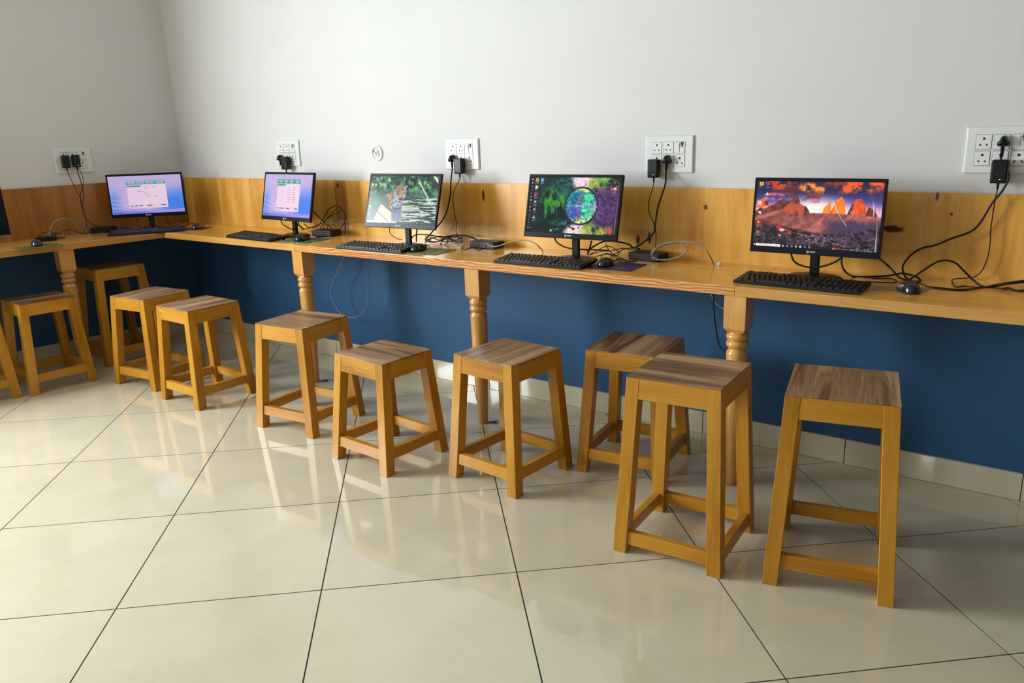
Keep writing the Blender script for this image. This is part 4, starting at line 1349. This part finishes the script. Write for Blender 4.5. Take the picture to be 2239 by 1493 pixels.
def key_mesh(wu):
    w_ = wu * KU - .0032
    h_ = KU - .0032
    b = MB()
    t_ = .0022
    b.hexa([(-w_ / 2, -h_ / 2, 0), (w_ / 2, -h_ / 2, 0), (w_ / 2, h_ / 2, 0), (-w_ / 2, h_ / 2, 0)],
           [(-w_ / 2 + t_, -h_ / 2 + t_, .0052), (w_ / 2 - t_, -h_ / 2 + t_, .0052), (w_ / 2 - t_, h_ / 2 - t_ * .5, .0062), (-w_ / 2 + t_, h_ / 2 - t_ * .5, .0062)])
    me = bpy.data.meshes.new('key')
    me.from_pydata(b.v, [], b.f)
    me.materials.append(KEYM)
    return me


KM = {}


def keyboard(x, y, yaw, label, cord=None, z=ZB, roll=0.0):
    r = empty('keyboard', (x, y, z), yaw, label, 'keyboard', 'black keyboards on the worktops')
    w_, d_ = .437, .135
    zf, zb_ = .011, .024
    b = MB()
    pr = [(-d_ / 2, .0015), (-d_ / 2 + .004, .0005), (d_ / 2 - .004, .0085), (d_ / 2, .010), (d_ / 2, zb_ - .002), (d_ / 2 - .003, zb_), (-d_ / 2 + .002, zf), (-d_ / 2, zf - .002)]
    v = [(-w_ / 2, a, c_) for a, c_ in pr] + [(w_ / 2, a, c_) for a, c_ in pr]
    n = len(pr)
    b.add(v, [tuple(range(n)), tuple(range(2 * n - 1, n - 1, -1))] + [(i, n + i, n + (i + 1) % n, (i + 1) % n) for i in range(n)])
    b.box((-w_ / 2 + .03, d_ / 2 - .016, 0), (-w_ / 2 + .05, d_ / 2 - .006, .012)).box((w_ / 2 - .05, d_ / 2 - .016, 0), (w_ / 2 - .03, d_ / 2 - .006, .012))
    b.build('body', PLASTIC, r, bevel=.0012)
    sl_ = (zb_ - zf) / d_
    rows = [(5.25, [1, None, 1, 1, 1, 1, .5, 1, 1, 1, 1, .5, 1, 1, 1, 1]), (4.0, [1] * 13 + [2]), (3.0, [1.5] + [1] * 12 + [1.5]), (2.0, [1.75] + [1] * 11 + [2.25]), (1.0, [2.25] + [1] * 10 + [2.75]), (0.0, [1.25, 1.25, 1.25, 6.25, 1.25, 1.25, 1.25, 1.25])]
    x0 = -w_ / 2 + .008
    y0 = -d_ / 2 + .014

    def key(cx_, ry, wu):
        if wu not in KM:
            KM[wu] = key_mesh(wu)
        yy_ = y0 + ry * KU
        zz = zf + sl_ * (yy_ + d_ / 2) - .0006
        inst('key', KM[wu], r, Matrix.Translation((x0 + cx_ * KU, yy_, zz)) @ Matrix.Rotation(math.atan(sl_), 4, 'X'))
    for ry, ks in rows:
        cx_ = 0
        for k in ks:
            if k is None:
                cx_ += 1
                continue
            if k == .5:
                cx_ += .5
                continue
            key(cx_ + k / 2, ry, k)
            cx_ += k
    for ry in (5.25, 4, 3):
        for k in range(3):
            key(15.25 + k + .5, ry, 1)
    key(16.75, 1, 1)
    for k in range(3):
        key(15.75 + k, 0, 1)
    for ry in (4, 3, 2, 1, 0):
        for k in range(4):
            key(18.55 + k + .5, ry, 1)
    if cord:
        tube_child(r, 'cord', cord[0], cord[1], cord[2])
    return r


def tube_child(root, name, pts, rad, m):
    """Cord given in world coordinates, stored in the frame of its thing."""
    Mi = (Matrix.Translation(root.location) @ root.rotation_euler.to_matrix().to_4x4()).inverted()
    b = MB()
    b.tube([Mi @ Vector(q) for q in pts], rad, 8, 5)
    return b.build(name, m, root)


RAD = {'thick': .0035, 'mid': .0025, 'thin': .0019, 'grey': .0028, 'white': .0018}
CM = {'thick': CABLE, 'mid': CABLE, 'thin': CABLE, 'grey': GREYC, 'white': WHITEC}


def cab(k):
    t_, pts = CABLES[k]
    return pts, RAD[t_], CM[t_]


def cord_thing(k, name, label, cat, group=None, rad=None):
    pts, r_, m_ = cab(k)
    b = MB()
    b.tube(pts, rad or r_, 8, 5)
    o = b.build(name, m_)
    return tag(o, label, cat, group)


keyboard(.360, -.520, math.radians(56.5), 'black keyboard lying in front of the corner monitor')
keyboard(1.290, -.385, math.radians(-3.8), 'black keyboard in front of the green-headed form screen')
keyboard(2.262, -.385, math.radians(3.0), 'black keyboard in front of the big-cat screen')
keyboard(3.262, -.372, math.radians(1.5), 'black keyboard in front of the forest lake screen')
keyboard(4.335, -.345, math.radians(-2.5), 'black keyboard in front of the mountain sunset screen', cord=cab('5e'))

# ------------------------------------------------------------------ mice


def mouse(x, y, deg, label, cord=None, z=ZB):
    r = empty('mouse', (x, y, z), math.radians(deg), label, 'mouse', 'black computer mice')
    b = MB()
    N, Mn = 24, 12
    v, f = [], []
    L_, W_, H_ = .053, .030, .033
    for i in range(Mn + 1):
        ph = math.pi / 2 * i / Mn
        for k in range(N):
            a = 2 * math.pi * k / N
            ca, sa = math.cos(a), math.sin(a)
            sx = math.copysign(abs(ca) ** .8, ca)
            sy = math.copysign(abs(sa) ** .85, sa)
            yy_ = sy * L_ * math.cos(ph) ** .75
            pinch = 1 - .12 * math.exp(-((yy_ - .008) / .02) ** 2)
            zz = H_ * math.sin(ph) ** .9 * (1 - .28 * (yy_ / L_) - .15 * (yy_ / L_) ** 2)
            v.append((sx * W_ * pinch * math.cos(ph) ** .55, yy_, .001 + max(zz, 0)))
    for i in range(Mn):
        for k in range(N):
            f.append((i * N + k, i * N + (k + 1) % N, (i + 1) * N + (k + 1) % N, (i + 1) * N + k))
    f.append(tuple(range(N - 1, -1, -1)))
    b.add(v, f, 0, True)
    b.build('body', MOUSEM, r)
    b = MB()
    Mw = Matrix.Translation((0, .028, .0215)) @ Matrix.Rotation(math.pi / 2, 4, 'Y')
    b.lathe([(.006, -.003), (.0075, -.002), (.0075, .002), (.006, .003)], (0, 0, 0), 14, M=Mw)
    b.build('scroll_wheel', PLASTIC, r)
    if cord:
        tube_child(r, 'cord', *cord)
    return r


MOUSEM = mat('black_mouse_shell', srgb(22, 23, 27), 0.22, 0.6)

# ------------------------------------------------------------------ mouse pads


def pad(corners, m, label, th=.0022):
    cx_ = sum(c[0] for c in corners) / 4
    cy_ = sum(c[1] for c in corners) / 4
    ang = math.atan2(corners[1][1] - corners[0][1], corners[1][0] - corners[0][0])
    w_ = (math.dist(corners[0], corners[1]) + math.dist(corners[2], corners[3])) / 2
    h_ = (math.dist(corners[1], corners[2]) + math.dist(corners[0], corners[3])) / 2
    b = MB()
    poly = []
    for sx, sy, a0 in ((1, 1, 0), (-1, 1, 90), (-1, -1, 180), (1, -1, 270)):
        for k in range(4):
            a = math.radians(a0 + 30 * k)
            poly.append((sx * (w_ / 2 - .008) + .008 * math.cos(a), sy * (h_ / 2 - .008) + .008 * math.sin(a)))
    b.prism(poly, .0002, th)
    o = b.build('mouse_pad', m)
    o.location = (cx_, cy_, ZB)
    o.rotation_euler = (0, 0, ang)
    return tag(o, label, 'mouse pad', 'mouse pads')


def camo(name, cols, scale, rough=.6, noise_scale=None):
    m = mat(name, cols[0], rough)
    t = NT(m)
    v_ = t.mapping(t.coord(), (1, 1.6, 1))
    n_ = t.noise(v_, scale, 2, .5, 1.5)
    st_ = []
    for i, c_ in enumerate(cols):
        st_.append((.39 + .22 * i / (len(cols) - 1), c_))
    t.l(t.ramp(n_, st_), t.b.inputs['Base Color'])
    return m


PAD3 = camo('camouflage_cloth', [srgb(50, 56, 34), srgb(60, 66, 36), srgb(172, 166, 60), srgb(40, 48, 34), srgb(84, 130, 160)], 34)
PAD0 = camo('camouflage_cloth_dim', [srgb(34, 38, 26), srgb(120, 128, 52), srgb(30, 34, 24), srgb(96, 104, 50), srgb(28, 32, 24)], 60)
PAD2 = camo('green_cloth', [srgb(12, 60, 44), srgb(24, 96, 66), srgb(16, 70, 50), srgb(70, 150, 110)], 30)
PAD4 = camo('navy_cloth', [srgb(24, 26, 66), srgb(28, 30, 74), srgb(30, 32, 78), srgb(80, 84, 120)], 14)
PAD1 = mat('dark_red_cloth', srgb(92, 30, 34), .7)
pad([(.30, -1.275), (.455, -1.285), (.42, -1.06), (.265, -1.05)], PAD0, 'camouflage mouse pad under the mouse on the side worktop')
pad([(.443, -.374), (.588, -.289), (.520, -.165), (.375, -.245)], PAD1, 'dark red mouse pad beside the corner keyboard')
pad([(1.5494, -.4136), (1.7481, -.40), (1.7276, -.217), (1.52, -.23)], PAD2, 'green patterned mouse pad at the joint of two worktops')
pad([(2.4682, -.4246), (2.6711, -.4047), (2.65, -.2287), (2.4535, -.2374)], PAD3, 'yellow and green camouflage mouse pad beside the big-cat screen')
pad([(3.469, -.3914), (3.6824, -.3724), (3.6592, -.199), (3.4606, -.2068)], PAD4, 'navy blue mouse pad beside the forest lake screen')
mouse(.318, -1.155, 70, 'black mouse on the camouflage pad at the side worktop', z=ZB + .0024)
mouse(.505, -.258, 30, 'black mouse on the dark red pad in the corner', cord=cab('1h'), z=ZB + .0024)
mouse(1.630, -.335, 12, 'black mouse on the green pad', z=ZB + .0024)
mouse(2.500, -.335, 10, 'black mouse on the yellow camouflage pad', z=ZB + .0024)
mouse(3.525, -.300, 12, 'black mouse on the navy pad', z=ZB + .0024)
mouse(4.672, -.285, 35, 'black mouse lying straight on bare pine beside crumpled clear plastic', cord=cab('5d'))

# ------------------------------------------------------------------ mini computers (small black boxes with a green light)


def mini_pc(x, y, deg, label, led=True):
    r = empty('mini_computer', (x, y, ZB), math.radians(deg), label, 'computer', 'small black computer boxes')
    w_, d_, h_ = .150, .085, .034
    b = MB()
    b.box((-w_ / 2, -d_ / 2, .001), (w_ / 2, d_ / 2, h_))
    b.build('case', PLASTIC, r, bevel=.004, seg=2)
    b = MB()
    for k in range(3):
        b = MB()
        b.box((-.045 + k * .022, -d_ / 2 - .0008, .012), (-.030 + k * .022, -d_ / 2 + .004, .019))
        b.build('port', HOLE, r)
    b = MB()
    b.lathe([(.006, 0), (.0055, .0012), (.001, .0012)], (0, 0, 0), 14, M=Matrix.Translation((.028, -d_ / 2, .018)) @ Matrix.Rotation(math.pi / 2, 4, 'X'))
    b.build('power_button', KEYM, r)
    if led:
        b = MB()
        b.lathe([(.0022, 0), (.002, .001), (.0004, .0014)], (0, 0, 0), 10, M=Matrix.Translation((.050, -d_ / 2, .020)) @ Matrix.Rotation(math.pi / 2, 4, 'X'))
        b.build('status_light', LED, r)
    return r


mini_pc(2.742, -.105, 0, 'small black box computer with a lit green light beside the big-cat screen')
mini_pc(3.610, -.085, -4, 'small black box computer behind the navy pad, a grey cable plugged into it')
mini_pc(1.590, -.130, 4, 'small black box computer behind the mouse on the green pad', led=False)
mp = lw(.10, -.62)
mini_pc(mp.x, mp.y, 60, 'small black box computer beside the corner monitor, in shade', led=False)
mp = lw(.22, -1.00)
r = empty('power_brick', (mp.x, mp.y, ZB), ANG + 1.2, 'ribbed black power brick by the mouse on the side worktop', 'power brick')
b = MB()
b.box((-.055, -.028, .001), (.055, .028, .026))
b.build('case', PLASTIC, r, bevel=.003, seg=2)
for k in range(9):
    b = MB()
    b.box((-.040 + k * .010, -.0295, .004), (-.036 + k * .010, -.028, .024))
    b.build('rib', PLASTIC, r)

# ------------------------------------------------------------------ switch plates with sockets


def disc(M, rad, depth, m, name, parent, n=16):
    b = MB()
    b.lathe([(rad, 0), (rad, depth)], (0, 0, 0), n, M=M)
    return b.build(name, m, parent)


def plate(loc, rz, label, mods=('s', 's', 'w', 's', 's', 'L'), hx=.110, hz=.0775):
    """Local x along the wall, z up, -y out of the wall."""
    r = empty('socket_plate', loc, rz, label, 'socket plate', 'white socket plates on the walls')
    b = MB()
    b.hexa([(-hx, -.0005, -hz), (hx, -.0005, -hz), (hx, -.0005, hz), (-hx, -.0005, hz)][::1],
           [(-hx + .004, -.0095, -hz + .004), (hx - .004, -.0095, -hz + .004), (hx - .004, -.0095, hz - .004), (-hx + .004, -.0095, hz - .004)])
    b.build('plate', PLATE, r, bevel=.0025, seg=2)
    k = 0
    for row in (0, 1):
        for colm in range(3):
            cx_ = -.055 + .0525 * colm
            cz = .027 - .0535 * row
            t_ = mods[k]
            k += 1
            b = MB()
            b.box((cx_ - .0238, -.0099, cz - .0248), (cx_ + .0238, -.009, cz + .0248))
            b.build('module_gap', GAPM, r)
            b = MB()
            b.box((cx_ - .0226, -.0112, cz - .0236), (cx_ + .0226, -.0092, cz + .0236))
            mo = b.build('module', MODULE, r, bevel=.0008)
            RX = Matrix.Rotation(math.pi / 2, 4, 'X')
            if t_ in 'sL':
                rr = .0042 if t_ == 's' else .0048
                disc(Matrix.Translation((cx_, -.0111, cz + .011)) @ RX, rr, .0003, HOLE, 'earth_hole', mo)
                for sx in (-1, 1):
                    if t_ == 's':
                        disc(Matrix.Translation((cx_ + sx * .0095, -.0111, cz - .009)) @ RX, .0030, .0003, HOLE, 'pin_hole', mo)
                    else:
                        b = MB()
                        Mx = Matrix.Translation((cx_ + sx * .011, -.0111, cz - .010)) @ Matrix.Rotation(sx * -.6, 4, 'Y')
                        b.box((-.0022, -.0003, -.0045), (.0022, 0, .0045), 0, Mx)
                        b.build('pin_slot', HOLE, mo)
            else:
                b = MB()
                b.hexa([(cx_ - .020, -.0112, cz - .020), (cx_ - .001, -.0112, cz - .020), (cx_ - .001, -.0112, cz + .020), (cx_ - .020, -.0112, cz + .020)],
                       [(cx_ - .019, -.0130, cz - .019), (cx_ - .002, -.0130, cz - .019), (cx_ - .002, -.0160, cz + .019), (cx_ - .019, -.0160, cz + .019)])
                b.build('rocker', MODULE, mo, bevel=.0006)
                b = MB()
                b.hexa([(cx_ + .002, -.0112, cz - .020), (cx_ + .020, -.0112, cz - .020), (cx_ + .020, -.0112, cz + .003), (cx_ + .002, -.0112, cz + .003)],
                       [(cx_ + .003, -.0130, cz - .019), (cx_ + .019, -.0130, cz - .019), (cx_ + .019, -.0120, cz + .002), (cx_ + .003, -.0120, cz + .002)])
                b.build('rocker', MODULE, mo, bevel=.0006)
                b = MB()
                b.box((cx_ + .0045, -.0122, cz + .012), (cx_ + .0155, -.0112, cz + .0225))
                b.box((cx_ + .0070, -.0124, cz + .003), (cx_ + .0130, -.0112, cz + .012))
                b.build('indicator_window', HOLE, mo)
    return r


plate((3.660, 0, 1.2125), 0, 'white socket plate right of the forest screen, plug and glowing adapter side by side')
plate((4.862, 0, 1.2200), 0, 'white socket plate at the right edge with a plug above a hanging adapter')
plate((2.526, 0, 1.2195), 0, 'white socket plate between the big-cat and forest screens')
plate((1.158, 0, 1.2325), 0, 'white socket plate above the green-headed form screen')
pl = lw(0, -.698, 1.2245)
plate(pl, ANG + math.pi / 2, 'white socket plate on the shaded side wall with two adapters')

# round wall fitting
r = empty('wall_fitting', (1.918, 0, 1.227), 0, 'round white wall fitting with a small latch, above the big-cat screen', 'wall fitting')
RX = Matrix.Rotation(math.pi / 2, 4, 'X')
b = MB()
b.lathe([(.0425, .0003), (.0425, .004), (.040, .0075), (.036, .0085), (.034, .006), (.033, .0042), (.004, .0038)], (0, 0, 0), 40, M=RX)
b.build('rim', PLATE, r)
b = MB()
b.lathe([(.019, .003), (.019, .007), (.0165, .0085), (.0125, .0085), (.0115, .0045), (.003, .0045)], (0, 0, 0), 32, M=Matrix.Translation((-.003, 0, 0)) @ RX)
b.build('hub', PLATE, r)
disc(Matrix.Translation((-.003, -.0046, 0)) @ RX, .0075, .0006, GAPM, 'bore', r)
disc(Matrix.Translation((-.003, -.0050, 0)) @ RX, .0058, .0012, PLATE, 'core', r)
b = MB()
b.box((-.0055, -.0095, -.0025), (.0055, -.0040, .0025), 0, Matrix.Translation((-.023, 0, .012)) @ Matrix.Rotation(.5, 4, 'Y'))
b.build('latch', GAPM, r)
disc(Matrix.Translation((.018, -.0042, -.014)) @ RX, .0035, .0022, PLATE, 'screw_head', r)

# ------------------------------------------------------------------ plugs, adapters and their cables


def plug(loc, rz, label, cord=None, tail=.028, out=.034, group='black three-pin plugs'):
    """Rounded three-lobed plug standing on a socket; -y out of the wall."""
    r = empty('plug', loc, rz, label, 'plug', group)
    poly = []
    for k in range(36):
        a = 2 * math.pi * k / 36
        rad = .0165 + .0040 * math.cos(3 * (a - math.pi / 2))
        poly.append((rad * math.cos(a), rad * math.sin(a)))
    rings = [(1.0, 0), (1.0, .012), (.95, .022), (.80, .030), (.5, out)]
    v, f = [], []
    for s_, d_ in rings:
        v += [(x * s_, -.0115 - d_, z * s_) for x, z in poly]
    for i in range(len(rings) - 1):
        for k in range(36):
            f.append((i * 36 + k, i * 36 + (k + 1) % 36, (i + 1) * 36 + (k + 1) % 36, (i + 1) * 36 + k))
    f.append(tuple(range(35, -1, -1)))
    f.append(tuple((len(rings) - 1) * 36 + k for k in range(36)))
    b = MB()
    b.add(v, f, 0, True)
    b.build('plug_body', PLASTIC, r)
    b = MB()
    for k in range(3):
        b.lathe([(.0062 - k * .0008, 0), (.0060 - k * .0008, tail / 3 * .8)], (0, -.028, -.014 - (k + 1) * tail / 3), 12)
    b.lathe([(.0048, 0), (.0055, tail)], (0, -.028, -.014 - tail), 12)
    b.build('strain_relief', PLASTIC, r)
    if cord:
        tube_child(r, 'cord', lead(r, (0, -.028, -.014 - tail), cord[0]), cord[1], cord[2])
    return r


def lead(r, start, pts):
    s_ = Matrix.Translation(r.location) @ r.rotation_euler.to_matrix().to_4x4() @ Vector(start)
    return [tuple(s_ + Vector((0, 0, .004))), tuple(s_ - Vector((0, 0, .008)))] + [q for q in pts if q[2] < s_.z - .02]


def adapter(loc, rz, label, cord=None, led=True, w_=.047, h_=.076, d_=.034, off=.030, rake=0.0, cords=()):
    r = empty('power_adapter', loc, rz, label, 'power adapter', 'black plug-in power adapters')
    MR = Matrix.Rotation(rake, 4, 'X')
    b = MB()
    b.box((-w_ / 2, -off - d_, -h_ / 2), (w_ / 2, -off, h_ / 2), 0, MR)
    b.build('case', PLASTIC, r, bevel=.005, seg=3)
    b = MB()
    b.box((-.014, -off + .001, -.012), (.018, -.0118, .020))
    b.build('pin_block', PLASTIC, r, bevel=.003)
    for k in range(9):
        b = MB()
        b.box((-w_ / 2 - .0006, -off - d_ + .006, .028 - k * .005), (-w_ / 2 + .0004, -off - .006, .0305 - k * .005), 0, MR)
        b.build('grip_rib', KEYM, r)
    b = MB()
    b.lathe([(.003, -.020), (.0042, -.008), (.0045, .001)], (0, -off - d_ / 2, -h_ / 2), 10)
    b.build('strain_relief', PLASTIC, r)
    if led:
        disc(MR @ Matrix.Translation((w_ * .1, -off - d_, -h_ * .33)) @ Matrix.Rotation(math.pi / 2, 4, 'X'), .0016, .0006, LED, 'status_light', r, 10)
    if cord:
        tube_child(r, 'cord', lead(r, (0, -off - d_ / 2, -h_ / 2 - .016), cord[0]), cord[1], cord[2])
    for c_ in cords:
        tube_child(r, 'cord', lead(r, (.006, -off - d_ / 2, -h_ / 2 + .004), c_[0]), c_[1], c_[2])
    return r


adapter((3.607, 0, 1.156), 0, 'black adapter with lit green dot, plugged in right of the forest screen', cab('4b'), off=.022)
plug((3.658, 0, 1.190), 0, 'black plug beside the glowing adapter, thick cord running down behind the forest screen', cab('4a'))
plug((2.475, 0, 1.196), 0, 'black plug half behind an adapter between big-cat and forest screens', cab('3a'))
adapter((2.532, 0, 1.163), 0, 'black adapter hanging below its plate between the big-cat and forest screens', cab('3b'), led=False, off=.022, w_=.050)
plug((1.105, 0, 1.203), 0, 'black plug half behind an adapter above the green-headed form screen', None)
adapter((1.168, 0, 1.176), 0, 'black adapter above the green-headed form screen', cab('2h'), led=False, off=.022, w_=.050)
plug((4.865, 0, 1.247), 0, 'black plug in the upper socket at the right edge, thick cord looping to the desk', cab('5a'), tail=.034)
adapter((4.866, 0, 1.153), 0, 'black adapter hanging under the plug at the right edge', cab('5c'), off=.022, w_=.048)
ap = lw(0, -.757, 1.221)
adapter(ap, ANG + math.pi / 2, 'first of two adapters on the shaded side wall, farther from the corner', cab('1a'), led=False, off=.022, w_=.042)
ap = lw(0, -.697, 1.222)
adapter(ap, ANG + math.pi / 2, 'second of two adapters on the shaded side wall, green light lit', cab('1b'), off=.022, w_=.042, cords=[cab('1g')])

cord_thing('5b', 'video_cable', 'thick black cable arching over the pine between sunset screen and photo edge', 'cable')
cord_thing('5f', 'thin_cable', 'thin black cord snaking along the pine behind the bare mouse', 'cable')
cord_thing('5g', 'thin_cable', 'short black cord in the tangle by the right edge of the photo', 'cable')
cord_thing('5h', 'video_cable', 'black cable sagging in a loop below the sunset screen', 'cable')
cord_thing('4c', 'network_cable', 'grey network cable arching from the box behind the navy pad into the worktop hole', 'cable')
cord_thing('4d', 'network_cable', 'coiled loop of grey cable standing beside the navy pad', 'cable')
cord_thing('4e', 'video_cable', 'black cable sagging left of the forest screen stand', 'cable')
cord_thing('4f', 'video_cable', 'black cable hanging straight down from the forest screen', 'cable')
for k, l_ in (('4g', 'thin black cord looping in front of the box behind the navy pad'), ('4h', 'thin black cord tangled behind the navy pad'), ('4i', 'thin black cord end behind the mouse on the navy pad')):
    cord_thing(k, 'thin_cable', l_, 'cable')
cord_thing('3c', 'power_lead', 'thick black cord bending from the big-cat screen stand to the lit box', 'cable')
cord_thing('3d', 'network_cable', 'grey cable bowing from the lit box towards the forest screen', 'cable')
cord_thing('3e', 'thin_cable', 'thin cord curling in front of the lit box', 'cable')
cord_thing('3f', 'video_cable', 'black cable sagging left of the big-cat screen stand', 'cable')
cord_thing('3g', 'video_cable', 'black cable plugged into the underside of the big-cat screen', 'cable')
hank = empty('cable_hank', (0, 0, 0), 0, 'bundled hank of black cables behind the yellow camouflage pad', 'cable bundle')
for k in range(7):
    pts, r_, m_ = cab('3h%d' % k)
    b = MB()
    b.tube(pts, r_, 8, 4)
    b.build('strand', m_, hank)
b = MB()
b.tube([(2.47, -.142, .778), (2.468, -.12, .80), (2.472, -.095, .812), (2.474, -.088, .79), (2.474, -.10, .778)], .003, 6, 3)
b.build('tie', CABLE, hank)
cord_thing('2a', 'video_cable', 'black cable sagging left of the green-headed form screen stand', 'cable')
cord_thing('2b', 'thin_cable', 'black cord standing in a high loop right of the green-headed form screen', 'cable')
cord_thing('2c', 'power_cable', 'thick straight black cord end right of the green-headed form screen', 'cable')
cord_thing('2d', 'network_cable', 'pale grey cable dropping to the pine left of the big-cat screen', 'cable')
cord_thing('2e', 'thin_cable', 'black cord tangled over the box behind the green pad', 'cable')
cord_thing('2f', 'video_cable', 'black cable looping down at the green-headed form screen stand', 'cable')
cord_thing('2g', 'thin_cable', 'thin black cord rising from the tangle behind the green-headed form screen', 'cable')
cord_thing('1c', 'network_cable', 'grey cable arching over the side worktop, the outer one of two', 'cable')
cord_thing('1d', 'network_cable', 'shorter grey cable inside the arch on the side worktop', 'cable')
cord_thing('1e', 'thin_cable', 'thin black cord wriggling along the side worktop to the corner monitor', 'cable')
cord_thing('1f', 'thin_cable', 'thick black cord folded beside the power brick', 'cable')
cord_thing('1i', 'video_cable', 'black cable left of the corner monitor stand', 'cable')
cord_thing('1j', 'video_cable', 'black cable right of the corner monitor stand', 'cable')
cord_thing('u1', 'network_cable', 'thin grey cable hanging in a long loop under the middle worktop', 'cable')
cord_thing('u2', 'network_cable', 'thin white wire curving under the worktop towards the turned leg', 'cable')
cord_thing('u3', 'power_cable', 'black cable hanging behind the turned leg near the sunset screen', 'cable')

# clear plug at the end of the grey cable, crumpled clear plastic by the bare mouse, blue tape at two leg feet
b = MB()
b.box((-.006, -.010, 0), (.006, .010, .009), 0, Matrix.Translation((3.930, -.085, ZB + .0015)) @ Matrix.Rotation(.9, 4, 'Z'))
b.box((-.002, -.006, .008), (.002, .006, .012), 0, Matrix.Translation((3.930, -.085, ZB + .0015)) @ Matrix.Rotation(.9, 4, 'Z'))
tag(b.build('network_plug', CLEAR), 'clear plastic network plug lying where the grey cable enters the worktop', 'plug')
rs = random.Random(11)
b = MB()
nx, ny = 30, 14
vs, fs = [], []
for j in range(ny):
    for i in range(nx):
        u_, w_ = i / (nx - 1), j / (ny - 1)
        a0, a1 = (4.534, -.336), (4.72, -.285)
        c0, c1 = (4.521, -.20), (4.73, -.20)
        x = (a0[0] * (1 - u_) + a1[0] * u_) * (1 - w_) + (c0[0] * (1 - u_) + c1[0] * u_) * w_
        y = (a0[1] * (1 - u_) + a1[1] * u_) * (1 - w_) + (c0[1] * (1 - u_) + c1[1] * u_) * w_
        edge = min(u_, 1 - u_, w_, 1 - w_)
        near = math.exp(-((x - 4.672) ** 2 + (y + .285) ** 2) / .0030)
        z = ZB + .0006 + rs.uniform(0, .006) * min(1, .4 + edge * 6) * (1 - min(1, near * 1.6))
        vs.append((x + rs.uniform(-.003, .003), y + rs.uniform(-.003, .003), max(z, ZB + .0004)))
for j in range(ny - 1):
    for i in range(nx - 1):
        a = j * nx + i
        fs.append((a, a + 1, a + nx + 1, a + nx))
b.add(vs, fs)
WRAP = mat('crumpled_wrap', srgb(120, 112, 104), .18, .7, alpha=.45)
tag(b.build('plastic_wrap', WRAP), 'crumpled clear plastic wrap between the keyboard and the bare mouse', 'plastic wrap')
for x, y, a, l_ in ((2.968, -.402, .3, 'scrap of blue tape at the foot of the knotty turned leg'), (1.762, -.392, .3, 'scrap of blue tape at the foot of the leg beside the cable loop')):
    b = MB()
    b.hexa([(-.022, -.006, .0004), (.022, -.004, .0004), (.024, .005, .0004), (-.020, .004, .0004)], [(-.022, -.005, .002), (.022, -.003, .012), (.023, .004, .013), (-.020, .003, .002)])
    o = b.build('tape_scrap', TAPE)
    o.location = (x, y, 0)
    o.rotation_euler = (0, 0, a)
    tag(o, l_, 'tape')

# recessed ceiling lamp whose reflection shows in the skirting tile
r = empty('ceiling_light', (3.687, -7.70, ZC), 0, 'round recessed ceiling lamp', 'ceiling light')
b = MB()
b.lathe([(.10, -.001), (.10, -.008), (.085, -.010), (.080, -.002)], (0, 0, 0), 32)
b.build('trim_ring', FRAME_M, r)
b = MB()
b.lathe([(.078, -.0105), (.078, -.0115)], (0, 0, 0), 32)
b.build('diffuser', mat('lamp_glow', (1, 1, 1, 1), .5, emit=(1, .98, .95, 1), es=260.0), r)
